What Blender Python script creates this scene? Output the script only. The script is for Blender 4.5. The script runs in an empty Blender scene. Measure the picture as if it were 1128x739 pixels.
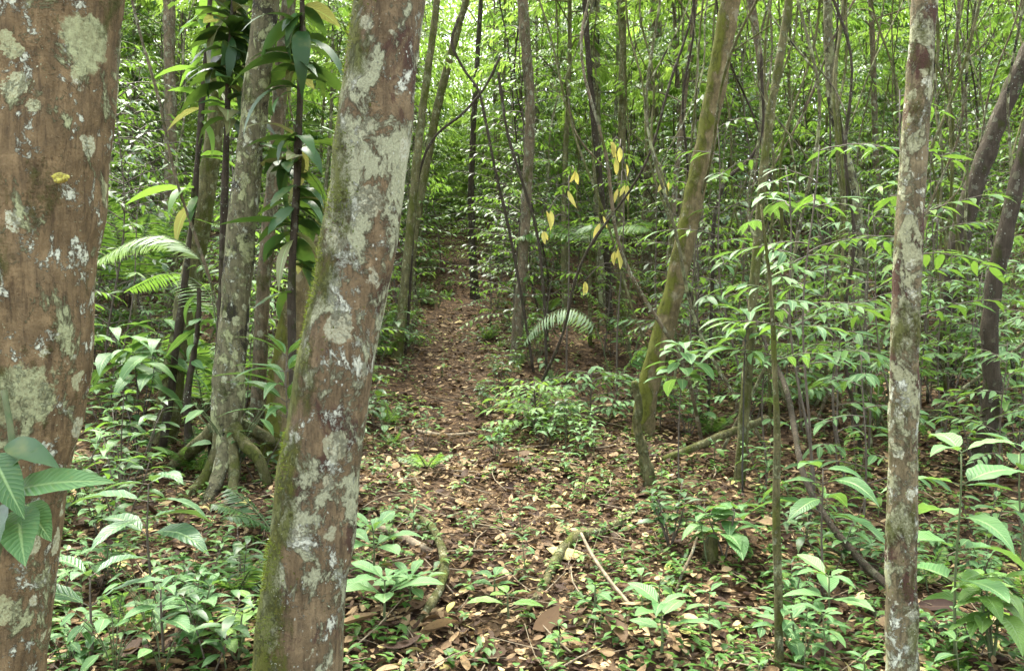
import bpy, math, random
import numpy as np
from mathutils import Vector, noise as mnoise

rs = np.random.RandomState(7)
rnd = random.Random(11)
C = bpy.context.scene.collection
SC = bpy.context.scene
PI = math.pi
R = math.radians

# ------------------------------------------------------------------ terrain
_ky = [-60, -10, 2, 3, 4, 5, 6, 8, 10, 12, 15, 18, 22, 26, 30, 36, 50, 120, 300]
_kz = [-2.0, -.4, 0, .05, .12, .20, .32, .62, 1.0, 1.45, 2.3, 3.2, 4.5, 5.6, 6.3, 6.7, 6.6, 6.0, 5.0]
_ty = np.linspace(-60, 300, 3601)
_tz = np.interp(_ty, _ky, _kz)
_k = np.ones(13) / 13
_tz[6:-6] = np.convolve(_tz, _k, 'valid')
_w = [(0.9, 0.4, .05, .3), (-.5, 1.1, .045, 1.9), (2.3, 1.2, .022, 4.), (-1.7, 2.9, .018, 2.2), (4.1, -3.7, .010, .8), (6.3, 5.2, .007, 5.1), (-8.8, 3.1, .005, 3.), (.23, .17, .10, 1.)]


def path_x(y):
    return np.interp(y, [0, 3, 5, 8, 12, 15, 18, 22, 30], [0, .0, -.15, -.55, -.95, -.85, -1.1, -1.3, -1.3])


def gh(x, y):
    x = np.asarray(x, float); y = np.asarray(y, float)
    z = np.interp(y, _ty, _tz)
    for a, b, c, p in _w:
        z = z + c * np.sin(a * x + b * y + p)
    dp = (x - path_x(y))
    z = z - .07 * np.exp(-(dp / .75) ** 2) + .05 * np.clip(np.abs(dp) - 1.2, 0, 5) * .5
    return z


F = 885.0
CAMZ = 1.5 + float(gh(0, 0)) * 0 + 0.0


def at(px, py, d):
    """a point seen at photo pixel (px, py) standing d metres ahead"""
    return np.array([(px - 564) / F * d, d, CAMZ - (py - 369.5) / F * d])


def ground_at(px, py, dmax=40):
    prev = None
    for d in np.arange(2.0, dmax, .02):
        p = at(px, py, d)
        if p[2] <= gh(p[0], p[1]):
            return np.array([p[0], p[1], float(gh(p[0], p[1]))])
    p = at(px, py, dmax)
    return np.array([p[0], p[1], float(gh(p[0], p[1]))])


# ------------------------------------------------------------------ mesh builder
class G:
    def __init__(s):
        s.V = []; s.Q = []; s.T = []; s.mq = []; s.mt = []; s.U = []; s.n = 0

    def add(s, v, q=None, t=None, mat=0, uv=None):
        v = np.asarray(v, float).reshape(-1, 3)
        s.V.append(v)
        s.U.append(np.zeros((len(v), 2)) if uv is None else np.asarray(uv, float).reshape(-1, 2))
        if q is not None and len(q):
            q = np.asarray(q, int).reshape(-1, 4); s.Q.append(q + s.n); s.mq.append(np.full(len(q), mat))
        if t is not None and len(t):
            t = np.asarray(t, int).reshape(-1, 3); s.T.append(t + s.n); s.mt.append(np.full(len(t), mat))
        s.n += len(v)

    def mesh(s, name, mats, shift=None, uv=True, smooth=True):
        V = np.concatenate(s.V)
        if shift is not None:
            V = V - np.asarray(shift)
        U = np.concatenate(s.U)
        Q = np.concatenate(s.Q) if s.Q else np.zeros((0, 4), int)
        T = np.concatenate(s.T) if s.T else np.zeros((0, 3), int)
        mi = np.concatenate([np.concatenate(s.mq) if s.mq else np.zeros(0), np.concatenate(s.mt) if s.mt else np.zeros(0)]).astype(np.int32)
        li = np.concatenate([Q.ravel(), T.ravel()]).astype(np.int32)
        ls = np.concatenate([np.arange(len(Q)) * 4, len(Q) * 4 + np.arange(len(T)) * 3]).astype(np.int32)
        me = bpy.data.meshes.new(name)
        me.vertices.add(len(V)); me.vertices.foreach_set('co', V.astype(np.float32).ravel())
        me.loops.add(len(li)); me.loops.foreach_set('vertex_index', li)
        me.polygons.add(len(ls)); me.polygons.foreach_set('loop_start', ls)
        me.polygons.foreach_set('material_index', mi)
        me.polygons.foreach_set('use_smooth', np.full(len(ls), smooth))
        if uv:
            u = me.uv_layers.new(name='UVMap')
            u.data.foreach_set('uv', U[li].astype(np.float32).ravel())
        for m in (mats if isinstance(mats, (list, tuple)) else [mats]):
            me.materials.append(m)
        me.update(calc_edges=True)
        return me

    def obj(s, name, mats, parent=None, shift=None, uv=True, smooth=True):
        o = bpy.data.objects.new(name, s.mesh(name, mats, shift, uv, smooth))
        C.objects.link(o)
        if parent is not None:
            o.parent = parent
        return o


def nrm(a):
    return a / np.maximum(np.linalg.norm(a, axis=-1, keepdims=True), 1e-9)


PROF = {
    'ell': lambda t: np.sin(PI * t ** .95) ** .85,
    'ov': lambda t: np.sin(PI * t ** .70) ** .95,
    'obo': lambda t: np.sin(PI * t ** 1.45) ** .9,
    'lan': lambda t: np.sin(PI * t ** .8),
    'strap': lambda t: np.clip(1.15 * np.sin(PI * t ** .85) ** .45, 0, 1),
}


def leaves(g, P, D, N, L, W, nl=4, droop=.25, fold=.2, prof='ell', mat=0, curl=0.0, wav=0.0):
    P = np.atleast_2d(P).astype(float); n = len(P)
    if n == 0:
        return
    D = nrm(np.broadcast_to(np.atleast_2d(D), (n, 3)).astype(float)); N = np.broadcast_to(np.atleast_2d(N), (n, 3)).astype(float)
    S = nrm(np.cross(D, N)); N = nrm(np.cross(S, D))
    L = np.broadcast_to(np.asarray(L, float), (n,))[:, None]; W = np.broadcast_to(np.asarray(W, float), (n,))[:, None]
    dr = np.broadcast_to(np.asarray(droop, float), (n,))[:, None]
    cu = np.broadcast_to(np.asarray(curl, float), (n,))[:, None]
    fo = np.broadcast_to(np.asarray(fold, float), (n,))[:, None]

    def cen(t):
        return P + D * L * (t - .35 * np.abs(dr) * t * t * t) - N * L * dr * t * t + S * L * cu * t * t
    if nl <= 0:
        t = .42
        c = cen(t)
        v = np.stack([P, c + S * W / 2 + N * fo * W / 2, cen(1.0), c - S * W / 2 + N * fo * W / 2], 1)
        b = np.arange(n)[:, None] * 4
        tr = np.concatenate([b + [0, 1, 2], b + [0, 2, 3]])
        g.add(v, t=tr, mat=mat, uv=np.tile([[.5, 0], [0, .45], [.5, 1], [1, .45]], (n, 1)))
        return
    ts = np.linspace(0, 1, nl + 1)[1:-1]
    pf = PROF[prof]
    cols = [cen(0.0)]; uv = [[.5, 0]]
    for i, t in enumerate(ts):
        c = cen(t); w = W / 2 * float(pf(np.array(t)))
        wv = wav * W * (math.sin(i * 2.4) if wav else 0)
        cols += [c - S * w + N * (fo * w + wv), c, c + S * w + N * (fo * w - wv)]
        uv += [[0, t], [.5, t], [1, t]]
    cols.append(cen(1.0)); uv.append([.5, 1])
    k = len(cols)
    v = np.stack(cols, 1)
    b = np.arange(n)[:, None] * k
    m = nl - 1
    tr = [b + [0, 2, 1], b + [0, 3, 2]]
    qs = []
    for i in range(m - 1):
        a = 1 + 3 * i; c = a + 3
        qs += [b + [a, a + 1, c + 1, c], b + [a + 1, a + 2, c + 2, c + 1]]
    a = 1 + 3 * (m - 1); e = k - 1
    tr += [b + [a, a + 1, e], b + [a + 1, a + 2, e]]
    g.add(v, q=np.concatenate(qs) if qs else None, t=np.concatenate(tr), mat=mat, uv=np.tile(uv, (n, 1)))


def spline(pts, n):
    """Catmull-Rom through rows of pts (any width)"""
    p = np.asarray(pts, float)
    if len(p) == 2:
        t = np.linspace(0, 1, n)[:, None]
        return p[0] * (1 - t) + p[1] * t
    q = np.vstack([2 * p[0] - p[1], p, 2 * p[-1] - p[-2]])
    out = []
    s = np.linspace(0, len(p) - 1, n)
    for x in s:
        i = min(int(x), len(p) - 2); t = x - i
        a, b, c, d = q[i], q[i + 1], q[i + 2], q[i + 3]
        out.append(.5 * (2 * b + (c - a) * t + (2 * a - 5 * b + 4 * c - d) * t * t + (3 * b - a - 3 * c + d) * t ** 3))
    return np.array(out)


def tube(g, pts, rad, seg=8, mat=0, bump=0.0, bs=6.0, cap=True):
    pts = np.asarray(pts, float); n = len(pts)
    rad = np.broadcast_to(np.asarray(rad, float), (n,))
    T = nrm(np.gradient(pts, axis=0))
    ref = np.array([0., 1, 0]) if abs(T[:, 1]).mean() < .8 else np.array([1., 0, 0])
    A = nrm(np.cross(T, ref)); B = np.cross(T, A)
    th = np.linspace(0, 2 * PI, seg, endpoint=False)
    rr = np.repeat(rad[:, None], seg, 1)
    if bump:
        for i in range(n):
            for j in range(seg):
                q = pts[i] + rad[i] * (A[i] * math.cos(th[j]) + B[i] * math.sin(th[j]))
                f = mnoise.fractal(Vector((q[0] * bs, q[1] * bs, q[2] * bs * .55)), 1.0, 2.0, 4)
                rr[i, j] *= 1 + bump * f
    v = pts[:, None] + rr[..., None] * (A[:, None] * np.cos(th)[None, :, None] + B[:, None] * np.sin(th)[None, :, None])
    i = np.arange(n - 1)[:, None]; j = np.arange(seg)[None]
    jn = (j + 1) % seg
    q = np.stack([i * seg + j, i * seg + jn, (i + 1) * seg + jn, (i + 1) * seg + j], -1).reshape(-1, 4)
    v = v.reshape(-1, 3)
    t = None
    if cap:
        v = np.vstack([v, pts[-1], pts[0]])
        e = n * seg
        t = [[(n - 1) * seg + a, (n - 1) * seg + (a + 1) % seg, e] for a in range(seg)]
        t += [[(a + 1) % seg, a, e + 1] for a in range(seg)]
    g.add(v, q=q, t=t, mat=mat)


# ------------------------------------------------------------------ objects
def props(o, label=None, cat=None, group=None, kind=None):
    if label: o['label'] = label
    if cat: o['category'] = cat
    if group: o['group'] = group
    if kind: o['kind'] = kind
    return o


def thing(name, label, cat, loc, group=None):
    o = bpy.data.objects.new(name, None); C.objects.link(o)
    o.empty_display_size = .1
    o.location = [float(a) for a in loc]
    return props(o, label, cat, group)


def dup(root, loc, rz=0, sc=1.0, label=None, group=None, tilt=(0, 0)):
    r = root.copy(); C.objects.link(r)
    place(r, loc, rz, sc, tilt)
    if label: r['label'] = label
    if group: r['group'] = group
    for ch in root.children:
        c = ch.copy(); C.objects.link(c); c.parent = r
        for gc in ch.children:
            d = gc.copy(); C.objects.link(d); d.parent = c
    return r


def place(r, loc, rz=0, sc=1.0, tilt=(0, 0)):
    r.location = [float(a) for a in loc]; r.rotation_euler = (tilt[0], tilt[1], rz)
    r.scale = (sc, sc, sc) if not isinstance(sc, tuple) else sc


# ------------------------------------------------------------------ materials
class N:
    def __init__(s, name):
        s.m = bpy.data.materials.new(name); s.m.use_nodes = True
        s.t = s.m.node_tree; s.t.nodes.clear()
        s.out = s.t.nodes.new('ShaderNodeOutputMaterial')

    def n(s, typ, **kw):
        o = s.t.nodes.new('ShaderNode' + typ)
        for k, v in kw.items():
            if hasattr(o, k) and k not in o.inputs:
                setattr(o, k, v)
            else:
                s.set(o.inputs[k], v)
        return o

    def set(s, i, v):
        if isinstance(v, bpy.types.NodeSocket):
            s.t.links.new(v, i)
        elif isinstance(v, (tuple, list)) and len(v) == 3 and i.type == 'RGBA':
            i.default_value = (*v, 1)
        else:
            i.default_value = v

    def noise(s, vec, scale, detail=4, rough=.55, dist=0.0):
        o = s.n('TexNoise', Scale=scale, Detail=detail, Roughness=rough, Distortion=dist)
        if vec is not None: s.set(o.inputs['Vector'], vec)
        return o.outputs['Fac']

    def ramp(s, f, stops, interp='LINEAR'):
        o = s.n('ValToRGB'); s.set(o.inputs['Fac'], f)
        r = o.color_ramp; r.interpolation = interp
        while len(r.elements) < len(stops): r.elements.new(.5)
        for e, (p, c) in zip(r.elements, stops):
            e.position = p; e.color = (*c, 1) if isinstance(c, (tuple, list)) else (c, c, c, 1)
        return o.outputs['Color']

    def step(s, f, lo, hi):
        o = s.n('MapRange'); o.clamp = True
        s.set(o.inputs['Value'], f); o.inputs['From Min'].default_value = lo; o.inputs['From Max'].default_value = hi
        return o.outputs['Result']

    def math(s, op, a, b=0.0, c=None):
        o = s.n('Math'); o.operation = op; s.set(o.inputs[0], a); s.set(o.inputs[1], b)
        if c is not None: s.set(o.inputs[2], c)
        return o.outputs[0]

    def mix(s, f, a, b, blend='MIX'):
        o = s.n('Mix'); o.data_type = 'RGBA'; o.blend_type = blend
        s.set(o.inputs[0], f); s.set(o.inputs[6], a); s.set(o.inputs[7], b)
        return o.outputs[2]

    def mapping(s, vec, scale=(1, 1, 1), loc=(0, 0, 0)):
        o = s.n('Mapping'); s.set(o.inputs['Vector'], vec); o.inputs['Scale'].default_value = scale; o.inputs['Location'].default_value = loc
        return o.outputs['Vector']

    def finish(s, sh):
        s.t.links.new(sh, s.out.inputs['Surface']); return s.m


def leaf_mat(name, stops, trans=.40, tcol=(.22, .37, .045), rough=.5, veins=False, spec=.26, corr=False):
    k = N(name)
    rnd_i = k.n('NewGeometry').outputs['Random Per Island']
    oi = k.n('ObjectInfo').outputs['Random']
    f = k.math('ADD', k.math('MULTIPLY', rnd_i, .62), k.math('MULTIPLY', oi, .38))
    col = k.ramp(f, stops)
    tc = k.n('TexCoord')
    bump = None
    if veins:
        uv = k.n('SeparateXYZ'); k.set(uv.inputs[0], tc.outputs['UV'])
        au = k.math('ABSOLUTE', k.math('SUBTRACT', uv.outputs[0], .5))
        mid = k.step(au, .055, .02)
        w = k.math('SINE', k.math('MULTIPLY', k.math('SUBTRACT', uv.outputs[1], k.math('MULTIPLY', au, .35)), 95 if not corr else 70))
        side = k.step(w, .86, 1.0)
        vm = k.math('MAXIMUM', k.math('MULTIPLY', mid, .75), k.math('MULTIPLY', side, .35))
        col = k.mix(vm, col, (.22, .33, .12))
        hgt = k.math('ADD', k.math('MULTIPLY', w, .5), k.math('MULTIPLY', mid, -2.0))
        b = k.n('Bump', Strength=.55 if corr else .35, Distance=.004); k.set(b.inputs['Height'], hgt)
        bump = b.outputs['Normal']
        nz = k.noise(tc.outputs['Object'], 45, 3)
        col = k.mix(k.step(nz, .60, .75), col, k.mix(.5, col, (.14, .17, .04)))
    if not veins:
        nb_ = k.noise(tc.outputs['Object'], 9, 3, .6)
        col = k.mix(k.step(nb_, .56, .74), col, k.mix(.45, col, (.15, .15, .03)))
    p = k.n('BsdfPrincipled', Roughness=rough)
    k.set(p.inputs['Base Color'], col); p.inputs['Specular IOR Level'].default_value = spec
    if bump: k.set(p.inputs['Normal'], bump)
    tr = k.n('BsdfTranslucent'); k.set(tr.inputs['Color'], k.mix(.55, col, tcol))
    if bump: k.set(tr.inputs['Normal'], bump)
    mx = k.n('MixShader'); k.set(mx.inputs[0], trans); k.set(mx.inputs[1], p.outputs[0]); k.set(mx.inputs[2], tr.outputs[0])
    return k.finish(mx.outputs[0])


def bark_mat(name, b1, b2, la, lb, moss=None, ls=5.0, lt=(.50, .55), ls2=9.0, lt2=(.56, .60), dark=None, moss_dir=None, mt=(.55, .65), moss_base=0.0, specks=True, streak=1.0, bumpd=.018, blob=11.0, blobs=.9, spots=()):
    k = N(name)
    ob = k.n('TexCoord').outputs['Object']
    fib = k.mapping(ob, (1, 1, .16))
    n1 = k.noise(fib, 30, 6, .65, .3)
    n2 = k.noise(ob, 7, 5, .6)
    col = k.mix(k.step(k.math('ADD', k.math('MULTIPLY', n1, streak), k.math('MULTIPLY', n2, 1 - .5 * streak)), .4, .95), b1, b2)
    n3 = k.noise(k.mapping(ob, (1, 1, .10)), 70, 5, .65, .2)
    col = k.mix(k.math('MULTIPLY', k.step(n3, .50, .66), min(1.0, .75 * streak)), col, k.mix(.72, col, (.022, .016, .011)))
    n4 = k.noise(ob, 19, 6, .7)
    col = k.mix(k.step(n4, .50, .72), col, k.mix(.5, col, (.035, .028, .018)))
    col = k.mix(k.math('MULTIPLY', k.step(n4, .47, .28), .45), col, tuple(min(1, c * 1.7) for c in b2))
    if dark:
        dk = k.step(k.noise(k.mapping(ob, (1, 1, .7), (4, 9, 1)), 5.5, 7, .65, .5), .54, .59)
        col = k.mix(k.math('MULTIPLY', dk, .88), col, dark)
    fine = k.noise(ob, 130, 4, .7)
    m1 = k.step(k.math('ADD', k.noise(k.mapping(ob, (1, 1, .75), (3, 1, 7)), ls * 1.7, 9, .74, .35), k.math('MULTIPLY', k.math('SUBTRACT', fine, .5), .12)), *lt)
    col = k.mix(m1, col, k.mix(k.step(fine, .35, .7), la, k.mix(.55, la, b1)))
    m2 = k.step(k.math('ADD', k.noise(k.mapping(ob, (1, 1, .8), (11, 5, 2)), ls2 * 1.6, 9, .76, .3), k.math('MULTIPLY', k.math('SUBTRACT', fine, .5), .16)), *lt2)
    col = k.mix(m2, col, lb)
    h = k.math('ADD', k.math('ADD', k.math('MULTIPLY', n1, .6), k.math('MULTIPLY', n3, -.5)), k.math('ADD', k.math('MULTIPLY', m1, .5), k.math('ADD', k.math('MULTIPLY', m2, .45), k.math('MULTIPLY', fine, .35))))
    vb = k.n('TexVoronoi', Scale=blob); 
    wob = k.n('TexNoise', Scale=22.0, Detail=5.0, Roughness=.7); k.set(wob.inputs['Vector'], ob)
    wv = k.n('VectorMath'); wv.operation = 'MULTIPLY_ADD'; k.set(wv.inputs[0], wob.outputs['Color']); wv.inputs[1].default_value = (.07, .07, .07); k.set(wv.inputs[2], k.mapping(ob, (1, 1, .85)))
    k.set(vb.inputs['Vector'], wv.outputs[0])
    sc_ = k.n('SeparateColor'); k.set(sc_.inputs[0], vb.outputs['Color'])
    rad = k.math('MULTIPLY', k.step(sc_.outputs[0], .35, 1.0), .52)
    bm = k.math('MULTIPLY', k.step(k.math('SUBTRACT', rad, vb.outputs['Distance']), .0, .05), blobs)
    col = k.mix(bm, col, k.mix(k.step(fine, .38, .62), k.mix(sc_.outputs[1], la, lb), k.mix(.45, la, b2)))
    m1 = k.math('MAXIMUM', m1, bm)
    for (cx_, cy_, cz_, rr_) in spots:
        dv = k.n('VectorMath'); dv.operation = 'DISTANCE'; k.set(dv.inputs[0], k.n('NewGeometry').outputs['Position']); dv.inputs[1].default_value = (cx_, cy_, cz_)
        sm = k.step(k.math('ADD', dv.outputs['Value'], k.math('MULTIPLY', k.math('SUBTRACT', k.noise(ob, 16, 6, .7), .5), rr_ * 1.6)), rr_, rr_ * .88)
        col = k.mix(k.math('MULTIPLY', sm, .9), col, k.mix(k.step(k.noise(ob, 55, 5, .7), .4, .62), la, k.mix(.5, la, b1)))
    if specks:
        vo = k.n('TexVoronoi', Scale=46.0); k.set(vo.inputs['Vector'], k.mapping(ob, (1, 1, .7)))
        sp = k.math('MULTIPLY', k.step(k.math('ADD', vo.outputs['Distance'], k.math('MULTIPLY', fine, .45)), .40, .30), k.step(k.noise(ob, 9, 4), .52, .6))
        col = k.mix(sp, col, (.42, .45, .36))
    if moss:
        mm = k.noise(k.mapping(ob, (1, 1, .5), (1, 2, 3)), 8, 7, .65)
        if moss_dir:
            vt = k.n('VectorMath'); vt.operation = 'DOT_PRODUCT'; k.set(vt.inputs[0], k.n('NewGeometry').outputs['Normal']); vt.inputs[1].default_value = moss_dir
            mm = k.math('ADD', mm, k.math('MULTIPLY', k.math('SUBTRACT', vt.outputs['Value'], .3), .28))
        if moss_base:
            z = k.n('SeparateXYZ'); k.set(z.inputs[0], ob)
            mm = k.math('ADD', mm, k.math('MULTIPLY', k.step(z.outputs[2], moss_base, 0.0), .16))
        mk = k.step(k.math('ADD', mm, k.math('MULTIPLY', k.math('SUBTRACT', fine, .5), .2)), *mt)
        col = k.mix(k.math('MULTIPLY', mk, .88), col, k.mix(fine, moss, tuple(c * .45 for c in moss)))
        h = k.math('ADD', h, k.math('MULTIPLY', mk, .3))
    p = k.n('BsdfPrincipled', Roughness=.9); p.inputs['Specular IOR Level'].default_value = .12
    k.set(p.inputs['Base Color'], col)
    b = k.n('Bump', Strength=1.0, Distance=bumpd); k.set(b.inputs['Height'], h); k.set(p.inputs['Normal'], b.outputs['Normal'])
    return k.finish(p.outputs[0])


def litter_mat(name, stops):
    k = N(name)
    f = k.n('NewGeometry').outputs['Random Per Island']
    col = k.ramp(f, stops)
    ob = k.n('TexCoord').outputs['Object']
    nz = k.noise(ob, 60, 4, .6)
    col = k.mix(k.step(nz, .52, .72), col, k.mix(.55, col, (.05, .03, .018)))
    uv = k.n('SeparateXYZ'); k.set(uv.inputs[0], k.n('TexCoord').outputs['UV'])
    au = k.math('ABSOLUTE', k.math('SUBTRACT', uv.outputs[0], .5))
    col = k.mix(k.math('MULTIPLY', k.step(au, .06, .01), .35), col, (.10, .055, .03))
    p = k.n('BsdfPrincipled', Roughness=.7); p.inputs['Specular IOR Level'].default_value = .14
    k.set(p.inputs['Base Color'], col)
    tr = k.n('BsdfTranslucent'); k.set(tr.inputs['Color'], col)
    mx = k.n('MixShader'); k.set(mx.inputs[0], .12); k.set(mx.inputs[1], p.outputs[0]); k.set(mx.inputs[2], tr.outputs[0])
    return k.finish(mx.outputs[0])


def plain_mat(name, c1, c2, scale=20, rough=.8, bump=.006):
    k = N(name)
    ob = k.n('TexCoord').outputs['Object']
    n1 = k.noise(ob, scale, 6, .65)
    col = k.mix(k.step(n1, .35, .68), c1, c2)
    p = k.n('BsdfPrincipled', Roughness=rough); k.set(p.inputs['Base Color'], col)
    b = k.n('Bump', Strength=.7, Distance=bump); k.set(b.inputs['Height'], n1); k.set(p.inputs['Normal'], b.outputs['Normal'])
    return k.finish(p.outputs[0])


def soil_mat():
    k = N('forest_soil')
    ob = k.n('TexCoord').outputs['Object']
    n1 = k.noise(ob, 3, 8, .7); n2 = k.noise(ob, 40, 5, .7)
    col = k.mix(k.step(n1, .35, .65), (.017, .011, .006), (.048, .030, .016))
    vo = k.n('TexVoronoi', Scale=17.0); k.set(vo.inputs['Vector'], ob)
    sep = k.n('SeparateColor'); k.set(sep.inputs[0], vo.outputs['Color'])
    lf = k.ramp(sep.outputs[0], [(0, (.035, .02, .012)), (.4, (.062, .036, .018)), (.7, (.112, .068, .033)), (1, (.19, .12, .06))])
    col = k.mix(k.step(n2, .42, .6), col, lf)
    p = k.n('BsdfPrincipled', Roughness=.9); p.inputs['Specular IOR Level'].default_value = .1; k.set(p.inputs['Base Color'], col)
    b = k.n('Bump', Strength=.8, Distance=.03); k.set(b.inputs['Height'], k.math('ADD', n2, k.math('MULTIPLY', vo.outputs['Distance'], .8))); k.set(p.inputs['Normal'], b.outputs['Normal'])
    return k.finish(p.outputs[0])


DK = (.020, .052, .016); MD = (.045, .105, .028); BR = (.085, .165, .035); YG = (.14, .21, .035); PALE = (.11, .19, .085)
M = {
    'leaf': leaf_mat('green_leaf', [(0, (.012, .040, .008)), (.3, (.030, .092, .014)), (.65, (.075, .165, .024)), (1, (.15, .23, .036))]),
    'leaf_dark': leaf_mat('dark_glossy_leaf', [(0, (.010, .030, .008)), (.5, (.020, .058, .013)), (1, (.042, .105, .022))], trans=.16, rough=.48),
    'leaf_bright': leaf_mat('sunlit_tint_leaf', [(0, (.048, .12, .02)), (.5, (.092, .185, .032)), (1, (.165, .26, .05))], trans=.48, tcol=(.30, .45, .06)),  # sunlit look put into a brighter base green
    'leaf_pale': leaf_mat('pale_sheen_leaf', [(0, (.035, .10, .03)), (.5, (.07, .16, .05)), (1, (.12, .22, .075))], trans=.3, rough=.5, veins=True),
    'leaf_far': leaf_mat('sunlit_tint_canopy', [(0, (.06, .14, .022)), (.5, (.12, .22, .04)), (1, (.20, .30, .07))], trans=.5, tcol=(.36, .50, .09)),  # backlit brightness of far foliage is painted into this colour
    'leaf_olive': leaf_mat('olive_old_leaf', [(0, (.07, .085, .03)), (.5, (.12, .13, .05)), (1, (.18, .17, .08))], trans=.25, veins=True, tcol=(.3, .3, .06)),
    'leaf_silver': leaf_mat('silvery_leaflet', [(0, (.16, .22, .12)), (.5, (.22, .29, .17)), (1, (.28, .34, .21))], trans=.3),
    'leaf_broad': leaf_mat('broad_veined_leaf', [(0, (.026, .078, .02)), (.5, (.05, .128, .034)), (1, (.09, .18, .05))], trans=.3, rough=.5, veins=True),
    'leaf_corr': leaf_mat('corrugated_leaf', [(0, (.03, .072, .034)), (.5, (.05, .105, .046)), (1, (.07, .14, .06))], trans=.22, rough=.42, veins=True, corr=True),
    'leaf_fresh': leaf_mat('fresh_green_leaf', [(0, (.075, .165, .03)), (.5, (.11, .215, .045)), (1, (.17, .27, .055))], trans=.4, rough=.4, veins=True, tcol=(.3, .45, .05)),
    'yellow': leaf_mat('limp_yellow_leaf', [(0, (.34, .27, .07)), (.4, (.48, .43, .12)), (1, (.46, .50, .12))], trans=.4, tcol=(.65, .56, .10), rough=.6),
    'stem_green': plain_mat('green_stem', (.045, .075, .02), (.085, .095, .035), 30),
    'stem_brown': plain_mat('brown_stem', (.045, .033, .02), (.11, .09, .06), 25),
    'stem_dark': plain_mat('dark_stem', (.02, .017, .013), (.05, .045, .03), 30),
    'stick': plain_mat('dead_stick', (.07, .048, .024), (.24, .19, .11), 18),
    'soil': soil_mat(),
    'litter': litter_mat('dead_leaf', [(0, (.022, .010, .006)), (.30, (.048, .028, .013)), (.52, (.098, .060, .028)), (.70, (.168, .109, .052)), (.87, (.30, .21, .11)), (.96, (.42, .31, .16)), (1, (.40, .38, .11))]),
    'moss': leaf_mat('moss_tuft', [(0, (.05, .075, .012)), (.5, (.09, .125, .018)), (1, (.14, .17, .03))], trans=.3, rough=.8, spec=.1, tcol=(.2, .25, .03)),
    'lichen': leaf_mat('lichen_flake', [(0, (.20, .22, .12)), (.5, (.32, .34, .21)), (1, (.46, .48, .36))], trans=.1, rough=.9, spec=.1, tcol=(.3, .33, .2)),
    'fungus': plain_mat('yellow_fungus_skin', (.13, .10, .02), (.46, .44, .06), 160),
    'bark_left': bark_mat('reddish_fibrous_bark', (.050, .034, .015), (.205, .148, .074), (.35, .385, .20), (.50, .53, .39), moss=(.09, .105, .022), ls=4.2, lt=(.555, .60), ls2=7.5, lt2=(.565, .60), specks=False, mt=(.555, .67), streak=1.0, blob=13.0, spots=[(*at(28, 440, 2.12), .105), (*at(104, 45, 2.2), .085)]),
    'bark_main': bark_mat('lichen_blotched_bark', (.055, .038, .018), (.185, .138, .074), (.34, .36, .22), (.47, .49, .37), moss=(.10, .115, .018), ls=3.6, lt=(.495, .535), ls2=5.5, lt2=(.56, .60), dark=(.058, .032, .022), moss_dir=(-.95, 0, .1), mt=(.52, .63), moss_base=1.0, blob=9.0, blobs=.8),
    'bark_right': bark_mat('speckled_grey_bark', (.058, .046, .022), (.20, .165, .09), (.32, .33, .19), (.54, .56, .43), moss=(.10, .11, .022), ls=6, lt=(.50, .54), ls2=9, lt2=(.56, .60), dark=(.06, .03, .022), mt=(.54, .64), blob=20.0),
    'bark_lean': bark_mat('mossy_smooth_bark', (.085, .066, .030), (.20, .16, .078), (.28, .26, .14), (.44, .43, .34), moss=(.11, .125, .014), ls=6, lt=(.55, .62), ls2=9, lt2=(.60, .64), moss_dir=(-.8, -.3, .2), mt=(.53, .63), moss_base=1.6, specks=False, streak=.6, blob=9.0, blobs=.35),
    'bark_pale': bark_mat('pale_lichen_bark', (.045, .04, .02), (.16, .15, .08), (.29, .31, .15), (.46, .48, .35), moss=(.085, .10, .02), ls=4.5, lt=(.515, .555), ls2=9, lt2=(.58, .62), dark=(.018, .016, .012), mt=(.58, .68), blob=15.0),
    'bark_grey': bark_mat('grey_brown_bark', (.055, .042, .024), (.17, .135, .08), (.24, .25, .15), (.38, .40, .29), moss=(.085, .10, .018), ls=7, lt=(.53, .58), ls2=12, lt2=(.60, .64), mt=(.55, .66), blob=16.0, blobs=.7),
    'bark_green': bark_mat('algae_green_bark', (.055, .052, .022), (.145, .135, .058), (.21, .23, .11), (.36, .38, .26), moss=(.085, .10, .016), ls=7, lt=(.54, .6), ls2=12, lt2=(.61, .65), mt=(.48, .6), blob=18.0, blobs=.6),
    'bark_dark': bark_mat('dark_brown_bark', (.018, .014, .009), (.06, .048, .032), (.13, .14, .08), (.25, .26, .2), moss=(.05, .06, .012), ls=8, lt=(.59, .64), ls2=12, lt2=(.64, .68), mt=(.56, .66), blob=16.0, blobs=.4),  # darkest brown bark, sparse lichen
}

# ------------------------------------------------------------------ ground
xs = np.concatenate([np.linspace(-160, -14, 30)[:-1], np.linspace(-14, 14, 225), np.linspace(14, 160, 30)[1:]])
ys = np.concatenate([np.linspace(-40, 1, 22)[:-1], np.linspace(1, 13, 150), np.linspace(13, 40, 90)[1:], np.linspace(40, 220, 30)[1:]])
X, Y = np.meshgrid(xs, ys)
Z = gh(X, Y)
fine = np.array([mnoise.fractal(Vector((x * 5, y * 5, 0)), 1, 2, 3) if abs(x) < 14 and 1 < y < 14 else 0 for x, y in zip(X.ravel(), Y.ravel())]).reshape(X.shape)
Z = Z + .012 * fine
nx, ny = len(xs), len(ys)
i = np.arange(ny - 1)[:, None]; j = np.arange(nx - 1)[None]
q = np.stack([i * nx + j, i * nx + j + 1, (i + 1) * nx + j + 1, (i + 1) * nx + j], -1).reshape(-1, 4)
g = G(); g.add(np.stack([X, Y, Z], -1), q=q)
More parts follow.
